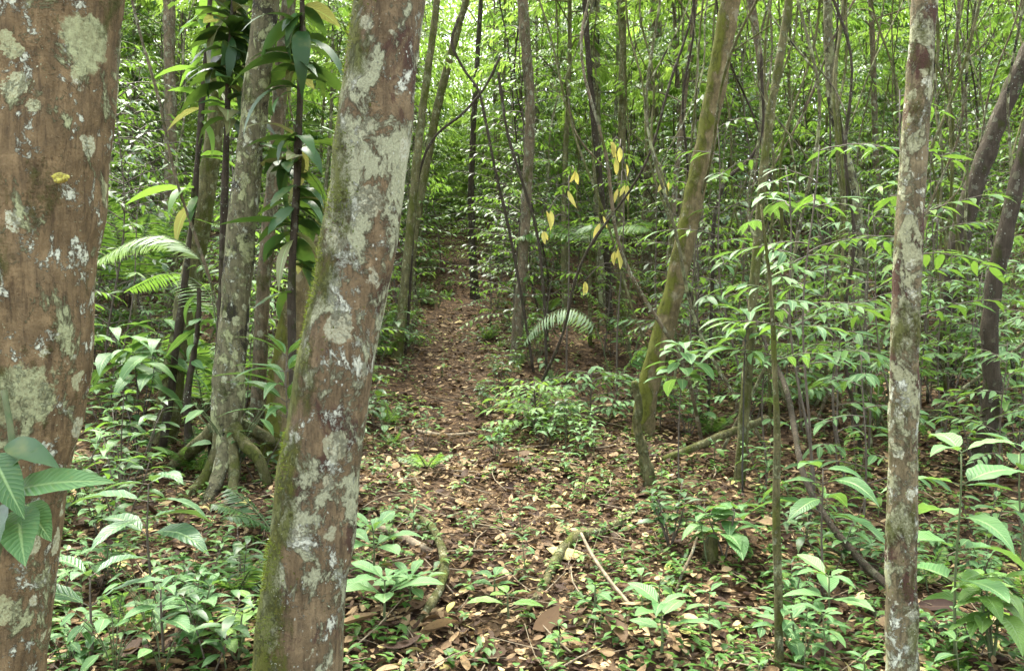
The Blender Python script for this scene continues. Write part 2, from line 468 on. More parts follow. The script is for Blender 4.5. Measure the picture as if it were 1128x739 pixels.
props(g.obj('ground', M['soil']), 'brown forest floor rising gently away from the viewer', 'ground', kind='structure')

# ------------------------------------------------------------------ dead leaves and twigs on the ground
def rdir(n, zlo=-1, zhi=1):
    a = rs.uniform(0, 2 * PI, n); z = rs.uniform(zlo, zhi, n); r = np.sqrt(np.clip(1 - z * z, 0, 1))
    return np.stack([r * np.cos(a), r * np.sin(a), z], -1)


def scatter(n, d0, d1, spread=.72, pw=1.0):
    u = rs.uniform(0, 1, n)
    d = d0 * (d1 / d0) ** (u ** pw)
    x = rs.uniform(-1, 1, n) * (spread * d + 1.2)
    return x, d


def litter(g, n, d0, d1, nl, lo, hi, lift):
    x, y = scatter(n, d0, d1)
    z = gh(x, y)
    L = rs.uniform(lo, hi, n) * rs.choice([1, 1, 1, 1.5], n); W = L * rs.uniform(.32, .55, n)
    D = rdir(n, -.3, .35)
    Nn = nrm(np.stack([rs.normal(0, .45, n), rs.normal(0, .45, n), np.ones(n)], -1))
    P = np.stack([x, y, z + rs.uniform(.004, lift, n)], -1)
    P = P - nrm(D) * L[:, None] * .5
    P[:, 2] = np.maximum(P[:, 2], gh(P[:, 0], P[:, 1]) + .004)
    leaves(g, P, D, Nn, L, W, nl=nl, droop=rs.uniform(-.3, .45, n), fold=rs.uniform(-.5, .7, n), prof='ell', curl=rs.uniform(-.25, .25, n))


g = G()
litter(g, 34000, 2.0, 6.5, 4, .022, .075, .045)
litter(g, 800, 2.0, 6.5, 5, .09, .15, .05)
litter(g, 20000, 2.0, 7, 3, .010, .032, .05)
litter(g, 25000, 6.0, 14, 3, .035, .09, .05)
litter(g, 12000, 13, 32, 0, .06, .13, .05)
props(g.obj('leaf_litter', M['litter']), 'carpet of brown and tan fallen leaves over the forest floor', 'leaf litter', kind='stuff')

g = G()
x, y = scatter(900, 2.2, 13)
for a, b in zip(x, y):
    L = rnd.uniform(.08, .5); th = rnd.uniform(0, PI)
    p0 = np.array([a, b, 0]); p1 = p0 + [L * math.cos(th), L * math.sin(th), 0]; pm = (p0 + p1) / 2 + [rnd.uniform(-.1, .1) * L, rnd.uniform(-.1, .1) * L, 0]
    pp = spline([p0, pm, p1], 5)
    pp[:, 2] = gh(pp[:, 0], pp[:, 1]) + rnd.uniform(.005, .05) + np.linspace(0, rnd.uniform(-.01, .05), 5)
    r = rnd.uniform(.0015, .006)
    tube(g, pp, np.linspace(r, r * .5, 5), 4)
props(g.obj('twig_litter', M['stick'], uv=False), 'scattered thin dead twigs lying among the fallen leaves', 'twigs', kind='stuff')

# tiny green sprouts nobody could count
g = G()
n = 6200
x, y = scatter(n, 2.6, 19)
dens = np.where(np.abs(x - path_x(y)) < .4, .42, 1.0)
k = rs.uniform(0, 1, n) < dens; x, y = x[k], y[k]
for _ in range(5):
    m = len(x)
    P = np.stack([x + rs.normal(0, .01, m), y + rs.normal(0, .01, m), gh(x, y) + rs.uniform(.02, .09, m)], -1)
    leaves(g, P, rdir(m, -.1, .5), [0, 0, 1], rs.uniform(.03, .085, m), rs.uniform(.014, .034, m), nl=3, droop=.3, prof='ov')
props(g.obj('ground_cover', M['leaf'], uv=False), 'tiny green sprouts dotted over the leaf litter', 'ground cover', kind='stuff')


# ------------------------------------------------------------------ plant prototypes (meshes around the local origin)
def wig(H, n, amp, lean=(0, 0), r=None):
    r = r or rnd
    t = np.linspace(0, 1, n)
    ph = [r.uniform(0, 6) for _ in range(4)]
    x = amp * (np.sin(t * 3.1 + ph[0]) - math.sin(ph[0]) + .5 * np.sin(t * 7 + ph[1]) - .5 * math.sin(ph[1])) + lean[0] * t
    y = amp * (np.sin(t * 2.7 + ph[2]) - math.sin(ph[2]) + .5 * np.sin(t * 8 + ph[3]) - .5 * math.sin(ph[3])) + lean[1] * t
    return np.stack([x, y, H * t], -1)


def spray(gs, gl, p0, az, L, rise, nleaf, leafL, ratio, nl, r0=.006, prof='ov', hang=.5, lmat=0, sag=.35):
    """a branch with two ranks of leaves"""
    t = np.linspace(0, 1, 7)
    d = np.array([math.cos(az), math.sin(az), 0])
    pts = p0 + d * (L * t)[:, None] + np.stack([0 * t, 0 * t, L * (rise * t - sag * t * t)], -1)
    pts[1:, :2] += rs.normal(0, .02 * L, (6, 2))
    tube(gs, pts, np.linspace(r0, .0018, 7), 4, cap=False)
    tt = np.linspace(.22, 1.0, nleaf)
    P = np.stack([np.interp(tt, t, pts[:, k]) for k in range(3)], -1)
    sd = np.where(np.arange(nleaf) % 2 == 0, 1, -1)
    perp = np.array([-d[1], d[0], 0])
    D = d * rs.uniform(.35, .9, (nleaf, 1)) + perp * (sd * rs.uniform(.6, 1.1, nleaf) * np.linspace(1, .35, nleaf))[:, None]
    D[:, 2] = -hang * rs.uniform(.3, 1.3, nleaf)
    Nn = np.stack([rs.normal(0, .25, nleaf), rs.normal(0, .25, nleaf), np.ones(nleaf)], -1)
    LL = leafL * rs.uniform(.65, 1.15, nleaf)
    leaves(gl, P, D, Nn, LL, LL * ratio * rs.uniform(.85, 1.15, nleaf), nl=nl, droop=rs.uniform(.1, .4, nleaf), fold=.22, prof=prof, mat=lmat)


def sapling_proto(H, nb, leafL, ratio, nl, lo=.3, bl=.55, hang=.5, prof='ov', r0=.012, nleaf=9):
    gs, gl = G(), G()
    st = wig(H, 12, .05 * H / 2)
    tube(gs, st, np.linspace(r0, .004, 12), 6)
    az = rnd.uniform(0, 6)
    for k in range(nb):
        f = lo + (1 - lo) * (k + .5) / nb + rnd.uniform(-.03, .03)
        f = min(f, .99)
        p = np.array([np.interp(f, np.linspace(0, 1, 12), st[:, c]) for c in range(3)])
        az += 2.4 + rnd.uniform(-.4, .4)
        L = bl * rnd.uniform(.6, 1.15) * (1.15 - .5 * f)
        spray(gs, gl, p, az, L, rnd.uniform(.2, .7), max(4, int(nleaf * L / bl)), leafL, ratio, nl, hang=hang, prof=prof, r0=r0 * .5)
    return gs, gl


def whorl_proto(H, nodes, leafL, ratio, nl=7, per=2, stems=1, prof='ell', up=.35, droop=.3, lo=.35, spread=.12, r0=.007, wav=0.03):
    gs, gl = G(), G()
    for s in range(stems):
        a = 2 * PI * s / max(stems, 1) + rnd.uniform(0, 1)
        lean = (math.cos(a) * spread * H * (stems > 1), math.sin(a) * spread * H * (stems > 1))
        h = H * rnd.uniform(.75, 1.05) if stems > 1 else H
        st = wig(h, 8, .012 * H, lean)
        tube(gs, st, np.linspace(r0, r0 * .45, 8), 6)
        az = rnd.uniform(0, 6)
        for k in range(nodes):
            f = lo + (1 - lo) * (k + 1) / nodes
            p = np.array([np.interp(f, np.linspace(0, 1, 8), st[:, c]) for c in range(3)])
            az += PI / per + rnd.uniform(-.25, .25)
            top = (k == nodes - 1)
            for q_ in range(per + (1 if top else 0)):
                aa = az + 2 * PI * q_ / (per + (1 if top else 0)) + rnd.uniform(-.2, .2)
                e = up * (1.6 if top else 1) + rnd.uniform(-.25, .25)
                D = np.array([math.cos(aa), math.sin(aa), e])
                L = leafL * rnd.uniform(.7, 1.12) * (.75 if top else 1)
                pet = p + nrm(D) * L * .12
                tube(gs, np.array([p, pet]), r0 * .35, 4, cap=False)
                leaves(gl, [pet], [D], [[rnd.uniform(-.2, .2), rnd.uniform(-.2, .2), 1]], L, L * ratio * rnd.uniform(.88, 1.12), nl=nl, droop=droop + rnd.uniform(-.12, .18), fold=rnd.uniform(.1, .35), prof=prof, curl=rnd.uniform(-.08, .08), wav=wav)
    return gs, gl


def frond(gs, gl, p0, az, L, elev, npair, leafL, w, nl=3, sag=.8, hang=.25, r0=.006, taper=True, start=.12, pts=None):
    t = np.linspace(0, 1, 12)
    d = np.array([math.cos(az), math.sin(az), 0])
    if pts is not None:
        pts = spline(pts, 12); d = nrm((pts[-1] - pts[0]) * [1, 1, 0])
    else: pts = p0 + d * (L * np.cos(elev) * (t - .18 * sag * t ** 3))[:, None] + np.stack([0 * t, 0 * t, L * (math.sin(elev) * t - .42 * sag * t * t)], -1)
    tube(gs, pts, np.linspace(r0, .0015, 12), 4, cap=False)
    T = nrm(np.gradient(pts, axis=0)); perp = np.array([-d[1], d[0], 0.])
    tt = np.linspace(start, .985, npair)
    P = np.stack([np.interp(tt, t, pts[:, k]) for k in range(3)], -1); TT = np.stack([np.interp(tt, t, T[:, k]) for k in range(3)], -1)
    ll = leafL * (np.sin(PI * np.clip(tt * .86 + .12, 0, 1)) ** .6 if taper else np.ones(npair)) * rs.uniform(.92, 1.06, npair)
    up = np.cross(TT, perp); up = up * np.sign(up[:, 2:3] + 1e-6)
    for sd in (1, -1):
        D = TT * .62 + perp * sd * .9 - np.array([0, 0, hang]) + rs.normal(0, .05, (npair, 3))
        leaves(gl, P, D, up, ll, w * rs.uniform(.9, 1.1, npair), nl=nl, droop=.22, fold=.15, prof='lan')
    return pts


def slender_tree_proto(H, r0, lo, nb, leafL, ratio, bl, wamp=.12, dens=1.0, nl=0, lean=(0, 0)):
    gs, gl = G(), G()
    n = 22
    st = wig(H, n, wamp, lean)
    tube(gs, st, np.linspace(r0, r0 * .3, n) * (1 + .5 * np.exp(-np.linspace(0, 1, n) * 30)), 9, bump=.18, bs=9)
    tg = np.linspace(0, 1, n)
    az = rnd.uniform(0, 6)
    for k in range(nb):
        f = min(.985, lo + (1 - lo) * ((k + rnd.random()) / nb))
        p = np.array([np.interp(f, tg, st[:, c]) for c in range(3)])
        az += 2.4 + rnd.uniform(-.6, .6)
        L = bl * rnd.uniform(.5, 1.2) * (1.25 - .6 * f)
        t = np.linspace(0, 1, 7); d = np.array([math.cos(az), math.sin(az), 0])
        pts = p + d * (L * t)[:, None] + np.stack([0 * t, 0 * t, L * (rnd.uniform(.2, .9) * t - .3 * t * t)], -1)
        pts[1:, :2] += np.cumsum(rs.normal(0, .03 * L, (6, 2)), 0)
        tube(gs, pts, np.linspace(r0 * .28, .003, 7), 5, cap=False)
        nt = max(3, int(7.5 * L * dens + 2))
        for s in range(nt):
            ft = rnd.uniform(.25, 1)
            pp = np.array([np.interp(ft, t, pts[:, c]) for c in range(3)])
            spray(gs, gl, pp, az + rnd.uniform(-1.3, 1.3), rnd.uniform(.25, .6) * min(1, L), rnd.uniform(-.2, .6), rnd.randint(8, 13), leafL, ratio, nl, r0=.004, hang=.4, prof='lan')
    return gs, gl


def two(name, gs, gl, sm, lm, label, cat, loc, group=None, pn=('stem', 'foliage'), uv=True):
    t = thing(name, label, cat, loc, group)
    gs.obj(pn[0], sm, t, uv=False)
    gl.obj(pn[1], lm, t, uv=uv)
    return t


# ------------------------------------------------------------------ hero trees
def px_path(path, d):
    out = []
    for k, (px, py, w) in enumerate(path):
        dd = d[k] if isinstance(d, (list, tuple)) else d
        out.append([*at(px, py, dd), w / 2 / F * dd])
    return np.array(out)


def moss_fuzz(pts, rad, dirv, n, spread=.8, L=(.006, .016), lo=0, hi=1):
    g = G()
    u = rs.uniform(lo, hi, n); tg = np.linspace(0, 1, len(pts))
    c = np.stack([np.interp(u, tg, pts[:, k]) for k in range(3)], -1); r = np.interp(u, tg, rad)
    a = math.atan2(dirv[1], dirv[0]) + rs.normal(0, spread, n)
    o = np.stack([np.cos(a), np.sin(a), np.zeros(n)], -1)
    # patchy: keep where a low-frequency field is high
    f = np.array([mnoise.noise(Vector((x * 9 + n, y * 9, z * 5))) for x, y, z in c + o * r[:, None]])
    k = f > .05
    c, r, o = c[k], r[k], o[k]; m = len(c)
    D = o + rs.normal(0, .55, (m, 3)) + [0, 0, .2]
    leaves(g, c + o * (r * .985)[:, None], D, rdir(m), rs.uniform(*L, m), rs.uniform(.0025, .005, m), nl=0)
    return g


def crown_mesh(rad, n, leafL, ratio=.36):
    gs, gl = G(), G()
    for k in range(n):
        az = rnd.uniform(0, 2 * PI); L = rad * rnd.uniform(.5, 1.1); z0 = rnd.uniform(-.5, .6)
        t = np.linspace(0, 1, 7); d = np.array([math.cos(az), math.sin(az), 0])
        pts = np.array([0, 0, z0]) + d * (L * t)[:, None] + np.stack([0 * t, 0 * t, L * (rnd.uniform(.1, .8) * t - .25 * t * t)], -1)
        tube(gs, pts, np.linspace(.03, .004, 7), 5, cap=False)
        for s in range(int(1.8 * rad)):
            ft = rnd.uniform(.3, 1)
            pp = np.array([np.interp(ft, t, pts[:, c]) for c in range(3)])
            spray(gs, gl, pp, az + rnd.uniform(-1.4, 1.4), rnd.uniform(.3, .7), rnd.uniform(-.2, .6), rnd.randint(6, 10), leafL, ratio, 0, r0=.004, hang=.5)
    return gs.mesh('limb', M['bark_grey'], uv=False), gl.mesh('crown', M['leaf'], uv=False)


CROWNS = [crown_mesh(2.0, 14, .16), crown_mesh(2.4, 16, .18), crown_mesh(1.7, 12, .15)]


def hero_tree(name, label, path, d, mat, seg=40, step=.03, bump=.12, bs=7, top=7.0, crown=True, flare=0.0, group=None, fuzz=None, ground=True):
    p = px_path(path, d)            # listed from top to base
    # upward continuation out of the frame
    if top and p[0, 2] < top:
        dv = p[0] - p[1]; ext = []
        q = p[0].copy()
        while q[2] < top and len(ext) < 60:
            dv[:2] *= .97
            q = q + dv; q[3] = max(.012, q[3] * .985 if dv[3] > 0 else q[3]); ext.insert(0, q.copy())
        p = np.vstack(ext + [p])
    if ground:
        b = p[-1]; dv = b - p[-2]
        z = float(gh(b[0], b[1]))
        if b[2] > z - .05:
            k = (b[2] - z + .06) / max(-dv[2], .05)
            n_ = b + dv * min(k, 3); n_[2] = z - .06; n_[3] = b[3] * (1.0 + flare)
            p = np.vstack([p, n_])
    p = p[::-1]
    ln = np.linalg.norm(np.diff(p[:, :3], axis=0), axis=1).sum()
    n = max(12, int(ln / step))
    s = spline(p, n)
    base = np.array([p[0, 0], p[0, 1], float(gh(p[0, 0], p[0, 1]))]) if ground else p[0, :3]
    t = thing(name, label, 'tree', base, group)
    g = G(); tube(g, s[:, :3], np.maximum(s[:, 3], .003), seg, bump=bump, bs=bs)
    g.obj('trunk', mat, t, shift=base, uv=False)
    if fuzz:
        moss_fuzz(s[:, :3], s[:, 3], **fuzz).obj('moss', M['moss'], t, shift=base, uv=False)
    if crown:
        lm, cm = CROWNS[rnd.randrange(3)]
        o = bpy.data.objects.new('crown', cm); C.objects.link(o); o.parent = t
        o.location = [float(a) for a in (s[-1, :3] - base)]; o.rotation_euler = (0, 0, rnd.uniform(0, 6))
        l = bpy.data.objects.new('limb', lm); C.objects.link(l); l.parent = t
        l.location = o.location; l.rotation_euler = o.rotation_euler
    return t, s


left_t, left_s = hero_tree('tree', 'thick reddish-brown trunk at the left edge with pale lichen and climbing leaves',
    [(58, -40, 150), (48, 40, 150), (42, 150, 146), (30, 280, 142), (22, 400, 138), (13, 520, 112), (6, 620, 102), (-6, 739, 98), (-12, 860, 104)], 2.3, M['bark_left'], seg=80, step=.016, bump=.075, bs=7, flare=.1)
main_t, main_s = hero_tree('tree', 'stout leaning trunk blotched white and maroon with a moss-fringed left side',
    [(434, -40, 76), (429, 0, 77), (416, 120, 81), (399, 250, 84), (376, 370, 83), (362, 450, 84), (346, 570, 90), (335, 660, 92), (329, 739, 96), (324, 860, 108)], 2.75, M['bark_main'], seg=64, step=.018, bump=.09, bs=6, flare=.15,
    fuzz=dict(dirv=(-1, -.25), n=16000, spread=.6, hi=.55, L=(.008, .022)))
right_t, right_s = hero_tree('tree', 'slim straight speckled grey-brown trunk standing alone at the right',
    [(1019, -40, 27), (1018, 0, 27), (1011, 110, 28), (1003, 230, 28), (997, 370, 30), (995, 500, 31), (993, 620, 32), (994, 739, 34), (995, 800, 36)], 3.0, M['bark_right'], seg=40, step=.018, bump=.14, bs=12, flare=.3,
    fuzz=dict(dirv=(-.4, -1), n=1500, spread=1.6, L=(.004, .010), hi=.4))
lean_t, lean_s = hero_tree('tree', 'yellow-mossed smooth trunk leaning right, behind the open litter clearing',
    [(812, -40, 21), (805, 0, 21), (790, 90, 22), (775, 170, 22), (760, 240, 22), (745, 310, 22), (729, 370, 23), (716, 420, 23), (710, 455, 23), (708, 478, 25)], 7.4, M['bark_lean'], seg=32, step=.03, bump=.16, bs=9, flare=.05, top=8.5,
    fuzz=dict(dirv=(-.5, -1), n=4000, spread=1.2, L=(.006, .018), hi=.5))
root_t, root_s = hero_tree('tree', 'pale lichen-patched trunk propped on mossy stilt roots',
    [(297, -40, 27), (293, 0, 27), (284, 90, 28), (275, 170, 29), (266, 250, 31), (259, 340, 31), (253, 410, 33), (250, 450, 35), (250, 486, 24)], 5.7, M['bark_pale'], seg=36, step=.03, bump=.15, bs=8, ground=False)
base = np.array(root_t.location)
for k, (path, dd) in enumerate([
        ([(243, 464, 19), (223, 486, 16), (203, 502, 15), (185, 522, 12)], [5.7, 5.85, 6.1, 6.35]),
        ([(248, 474, 18), (244, 512, 16), (232, 546, 15), (214, 576, 14), (203, 598, 11)], [5.66, 5.5, 5.35, 5.15, 5.0]),
        ([(244, 470, 17), (236, 508, 15), (216, 540, 15), (192, 560, 13), (176, 572, 10)], [5.68, 5.6, 5.5, 5.4, 5.3]),
        ([(257, 470, 17), (270, 490, 14), (285, 507, 12), (298, 520, 9)], [5.66, 5.58, 5.55, 5.6]),
        ([(259, 462, 16), (290, 480, 13), (316, 496, 12), (338, 506, 9)], [5.75, 5.9, 6.2, 6.4]),
        ([(253, 474, 16), (258, 515, 12), (254, 550, 11), (246, 580, 9)], [5.64, 5.5, 5.3, 5.15])]):
    p = px_path(path, dd); p[-1, 2] = gh(p[-1, 0], p[-1, 1]) - .05
    s = spline(p, 26); gg = G(); tube(gg, s[:, :3], s[:, 3], 14, bump=.18, bs=11)
    gg.obj('root', M['bark_green'] if k != 1 else M['bark_pale'], root_t, shift=base, uv=False)

for t_, s_, dr_, n_ in ((left_t, left_s, (.6, -1), 5000), (main_t, main_s, (.3, -1), 3500), (right_t, right_s, (0, -1), 900)):
    gg = moss_fuzz(s_[:, :3], s_[:, 3], dr_, n_, spread=1.1, L=(.004, .012), hi=.55)
    gg.obj('lichen', M['lichen'], t_, shift=np.array(t_.location), uv=False)

HT = [
    ('mossy green-brown trunk leaning left of the stilt-rooted tree', [(246, -20, 16), (243, 60, 17), (238, 130, 18), (226, 220, 20), (211, 300, 22), (199, 370, 23), (187, 440, 25), (177, 500, 30)], 6.9, 'bark_green', True),
    ('bent mossy trunk half hidden behind the stout blotched trunk', [(402, 90, 20), (388, 170, 22), (360, 250, 26), (330, 320, 28), (314, 400, 30), (308, 470, 36)], 6.2, 'bark_lean', True),
    ('thin brown-grey trunk rising between the stilt-rooted tree and strap leaves', [(322, -30, 15), (312, 60, 15), (305, 150, 15), (296, 250, 15), (288, 350, 15), (285, 450, 17), (286, 490, 20)], 6.3, 'bark_grey', True),
    ('slender black-barked trunk standing on the far end of the path', [(531, -20, 5), (526, 60, 5.5), (521, 150, 6.5), (519, 230, 7.5), (521, 290, 8.5), (523, 322, 11)], 15, 'bark_dark', True),
    ('straight dark grey trunk right of the path beside the pale palm frond', [(574, -20, 12), (579, 50, 12), (584, 130, 11), (580, 220, 11), (575, 300, 11), (570, 360, 12), (568, 396, 14)], 10.8, 'bark_grey', True),
    ('thin blackish stem running close left of the pale trunks at centre top', [(643, -20, 6), (648, 60, 6), (654, 130, 7), (661, 200, 7), (668, 280, 7), (672, 360, 8)], 12, 'bark_dark', True),
    ('pale grey-green trunk behind the hanging yellow leaves', [(655, -20, 10), (656, 70, 10), (657, 160, 11), (660, 250, 11), (664, 330, 12)], 14, 'bark_pale', True),
    ('light olive pole-like trunk just above the hanging yellow leaves', [(687, -20, 7), (686, 60, 8), (685, 160, 9), (684, 250, 9), (684, 340, 10)], 12.5, 'bark_green', True),
    ('distant grey trunk left of the leaning mossed tree', [(722, -20, 12), (720, 70, 13), (717, 160, 14), (714, 250, 14), (712, 340, 16)], 16, 'bark_grey', True),
    ('pale crooked trunk with a kink, left of the slim speckled trunk', [(911, -20, 10), (913, 50, 10), (917, 110, 11), (928, 160, 11), (941, 210, 11), (947, 270, 12), (949, 330, 12), (950, 400, 14)], 8.6, 'bark_pale', True),
    ('olive stem with a fork, right of the leaning mossed tree', [(872, -20, 8), (860, 60, 9), (848, 130, 9), (838, 220, 9), (831, 310, 10), (824, 400, 11), (818, 480, 12), (814, 540, 13)], 5.9, 'bark_green', True),
    ('thin grey stem crossing close behind the forked olive stem', [(824, -20, 8), (836, 60, 8), (843, 140, 8), (838, 230, 9), (829, 320, 9), (822, 390, 10)], 8.2, 'bark_grey', True),
    ('dark brown trunk leaning in from the right edge', [(1150, 20, 19), (1118, 90, 18), (1090, 160, 19), (1067, 225, 21), (1050, 300, 21), (1040, 390, 24)], 9.0, 'bark_dark', True),
    ('dark curved trunk with a bowed foot at the far right', [(1150, 60, 14), (1128, 170, 15), (1100, 290, 17), (1090, 360, 17), (1093, 430, 18), (1084, 490, 19), (1068, 540, 21)], 6.0, 'bark_dark', True),
    ('leaning pale stem curving over the left side of the path', [(520, -20, 7), (502, 40, 8), (484, 110, 9), (470, 180, 9), (456, 260, 10), (446, 340, 11)], 12, 'bark_green', True),
    ('thin pole trunk close along the right side of the stout blotched trunk', [(484, -20, 7), (474, 60, 8), (462, 150, 9), (453, 240, 9), (444, 330, 10)], 10.5, 'bark_green', True),
    ('dim brown trunk in the leaves just right of the thick left-edge trunk', [(186, -20, 12), (187, 70, 12), (188, 170, 13), (188, 260, 14), (190, 340, 16)], 11, 'bark_grey', True),
    ('thin mossy upright stem rising from the litter left of the slim speckled trunk', [(838, 225, 2), (846, 290, 4), (851, 350, 5), (853, 400, 6), (856, 480, 7), (855, 560, 8), (857, 640, 9), (858, 715, 10)], 3.3, 'bark_green', False),
]
for lab, path, d, mat, cr in HT:
    ht_, hs_ = hero_tree('tree', lab, path, d, M[mat], seg=16, step=.07, bump=.2, bs=9, top=(d * .42 + 4.0) if cr else 0, crown=cr, flare=.25)
    if not cr:
        gs, gl = G(), G(); o0 = np.array(ht_.location)
        for k in range(7):
            q = hs_[-1 - int(k * len(hs_) * .06), :3] - o0; gs = G()
            spray(gs, gl, q, rnd.uniform(0, 6.28), rnd.uniform(.12, .3), .4, 6, .11, .3, 4, r0=.002, hang=.2, prof='lan'); gs.obj('twig', M['stem_green'], ht_, uv=False)
        gl.obj('foliage', M['leaf_pale'], ht_)

# small snag and stump
_g = G(); s = spline(px_path([(699, 420, 6), (703, 445, 9), (702, 470, 10), (709, 500, 12), (715, 532, 14)], [5.7, 5.74, 5.78, 5.82, 5.86]), 30); s[-1, 2] = gh(s[-1, 0], s[-1, 1]) - .03
tube(_g, s[:, :3], s[:, 3], 14, bump=.55, bs=22)
props(_g.obj('snag', M['bark_green'], uv=False), 'short mossy broken stem leaning beside the foot of the leaning mossed tree', 'dead stem')

# ------------------------------------------------------------------ fungus, climber
p = at(64, 195, 2.3); a = math.atan2(-1, (64 - 40) / F * 2.3 / .19 * .9)
g = G()
rr = .023; th = np.linspace(0, 2 * PI, 25)[:-1]
rim = np.stack([rr * np.cos(th) * (1 + .10 * np.sin(5 * th) + .07 * np.sin(11 * th + 1)), .0015 * np.sin(4 * th), .62 * rr * np.sin(th) * (1 + .14 * np.cos(3 * th) + .06 * np.sin(9 * th))], -1)
y0 = 2.3 - .19
v = np.vstack([rim * 1.0 + [0, .006, 0], rim * .85 + [0, -.001, 0], rim * .35 + [0, .0015, 0], [[0, .003, 0]]])
q_ = [[r * 24 + c, r * 24 + (c + 1) % 24, (r + 1) * 24 + (c + 1) % 24, (r + 1) * 24 + c] for r in range(2) for c in range(24)]
t_ = [[48 + c, 48 + (c + 1) % 24, 72] for c in range(24)]
g.add(v, q=q_, t=t_)
fo = g.obj('fungus', M['fungus'], uv=False)
fo.location = (p[0] * y0 / 2.3, y0 + .006, CAMZ - (195 - 369.5) / F * y0)
props(fo, 'small round yellow fungus stuck on the thick left-edge trunk', 'fungus')

cl_base = at(18, 640, 2.12)
cl = thing('climber', 'large-leaved climber clinging low on the thick left-edge trunk', 'climbing plant', cl_base)
g = G(); tube(g, spline([at(-30, 700, 2.12), at(0, 600, 2.09), at(12, 545, 2.07), at(14, 492, 2.09), at(4, 430, 2.11)], 20), .008, 8, bump=.3, bs=40); g.obj('stem', M['stem_green'], cl, shift=cl_base, uv=False)
for (x0, y0_, x1, y1, dd0, dd1, w, mt) in [
        (8, 488, 52, 524, 2.06, 1.95, .064, 'leaf_dark'), (12, 542, 106, 549, 2.05, 1.90, .080, 'leaf_pale'), (22, 560, 20, 626, 2.05, 1.90, .10, 'leaf_pale'),
        (-8, 500, 14, 575, 2.05, 1.93, .085, 'leaf_broad'), (30, 555, 48, 600, 2.06, 1.97, .075, 'leaf_pale'), (-6, 560, -8, 600, 2.02, 1.88, .07, 'leaf_dark'), (4, 520, 34, 498, 2.06, 1.98, .05, 'leaf')]:
    A, B = at(x0, y0_, dd0), at(x1, y1, dd1)
    g = G(); D = B - A; L = np.linalg.norm(D)
    leaves(g, [A], [D + [0, 0, .25 * L]], [[.1, -.75, .7]], L * 1.06, w, nl=10, droop=.22, fold=.3, prof='ov', wav=.03)
    tube(g, np.array([at(12, (y0_ + 540) / 2, 2.07), A]), .002, 4, mat=1)
    g.obj('leaf', [M[mt], M['stem_green']], cl, shift=cl_base)

# ------------------------------------------------------------------ fallen branches, sticks and roots
def ground_stick(name, label, pix, mat, cat='branch', seg=10, lift=.0, bump=.2, sink=.25):
    P = []
    for px, py, w, *h in pix:
        q = ground_at(px, py)
        hh = h[0] if h else 0
        if hh:
            # raised point: keep it on the same ray, closer
            d = q[1]
            for d in np.arange(q[1], 1.5, -.01):
                pt = at(px, py, d)
                if pt[2] - gh(pt[0], pt[1]) >= hh: break
            q = pt
        r = w / 2 / F * q[1]
        P.append([q[0], q[1], q[2] + r * (1 - sink) + lift, r])
    s = spline(P, 30)
    g = G(); tube(g, s[:, :3], np.maximum(s[:, 3], .002), seg, bump=bump, bs=14)
    base = s[0, :3]
    o = g.obj(name, M[mat], None, shift=base, uv=False); o.location = [float(a) for a in base]
    return props(o, label, cat)


ground_stick('fallen_branch', 'curved mossy branch arching over the litter right of the stout blotched trunk', [(436, 560, 5), (456, 572, 7), (474, 582, 9, .03), (488, 612, 10, .04), (486, 648, 10, .02), (464, 686, 10), (436, 716, 9), (412, 742, 6)], 'bark_green', sink=.25, bump=.4)
ground_stick('fallen_branch', 'grey dead branch lying behind the curved mossy branch', [(402, 580, 9), (430, 590, 10), (455, 602, 10), (478, 612, 7)], 'stick')
ground_stick('fallen_branch', 'thick mossy bent branch lying across the middle of the path', [(578, 680, 5), (592, 660, 9), (606, 636, 11), (622, 606, 12, .02), (640, 594, 12, .02), (666, 588, 10), (688, 575, 8), (704, 560, 4)], 'bark_green', sink=.25, bump=.4)
ground_stick('stick', 'pale straight stick pointing from the bent branch towards the viewer', [(640, 588, 3, .12), (652, 612, 4, .10), (672, 641, 4, .07), (690, 663, 4.5, .04), (716, 700, 5)], 'stick', 'stick', 7)
ground_stick('stick', 'level brown stick lying right of the bent branch', [(648, 611, 4), (690, 610, 5), (735, 612, 5), (764, 616, 4)], 'bark_grey', 'stick', 7)
ground_stick('fallen_branch', 'long dark branch arching down to the ground behind the slim speckled trunk', [(822, 330, 2, 1.25), (836, 362, 3.5, 1.05), (850, 395, 5, .85), (866, 430, 6, .72), (876, 480, 6, .58), (885, 525, 7, .45), (903, 562, 7, .32), (930, 600, 8, .2), (962, 634, 9, .1), (1008, 674, 10, .05), (1052, 712, 9)], 'bark_dark')
ground_stick('fallen_branch', 'green mossy branch propped aslant behind the small bushy seedlings', [(730, 510, 8), (770, 494, 9, .12), (808, 478, 9, .22), (846, 464, 8, .30)], 'bark_green')
ground_stick('stick', 'thin pale stick propped upward among the leaves left of the kinked trunk', [(862, 372, 3, .25), (885, 350, 4, .42), (905, 332, 4, .55), (928, 308, 3, .7)], 'stick', 'stick', 6)
ground_stick('stick', 'brown stick lying under the slim speckled trunk at lower right', [(900, 655, 5), (940, 668, 6), (985, 690, 6), (1040, 720, 7)], 'bark_grey', 'stick', 7)
ground_stick('root', 'low mossy root crossing the floor left of the stout blotched trunk', [(228, 600, 7), (255, 612, 8), (285, 628, 8), (300, 650, 7)], 'bark_green', 'root')
ground_stick('stick', 'dark stick lying at the lower left beside the big corrugated leaves', [(95, 700, 8), (130, 684, 9), (168, 668, 8), (196, 650, 6)], 'bark_dark', 'stick', 7)
ground_stick('stick', 'short upright-propped stick right of the small stump', [(744, 655, 3), (752, 632, 3.5, .06), (762, 610, 3, .12), (768, 592, 2.5, .18)], 'bark_grey', 'stick', 7)
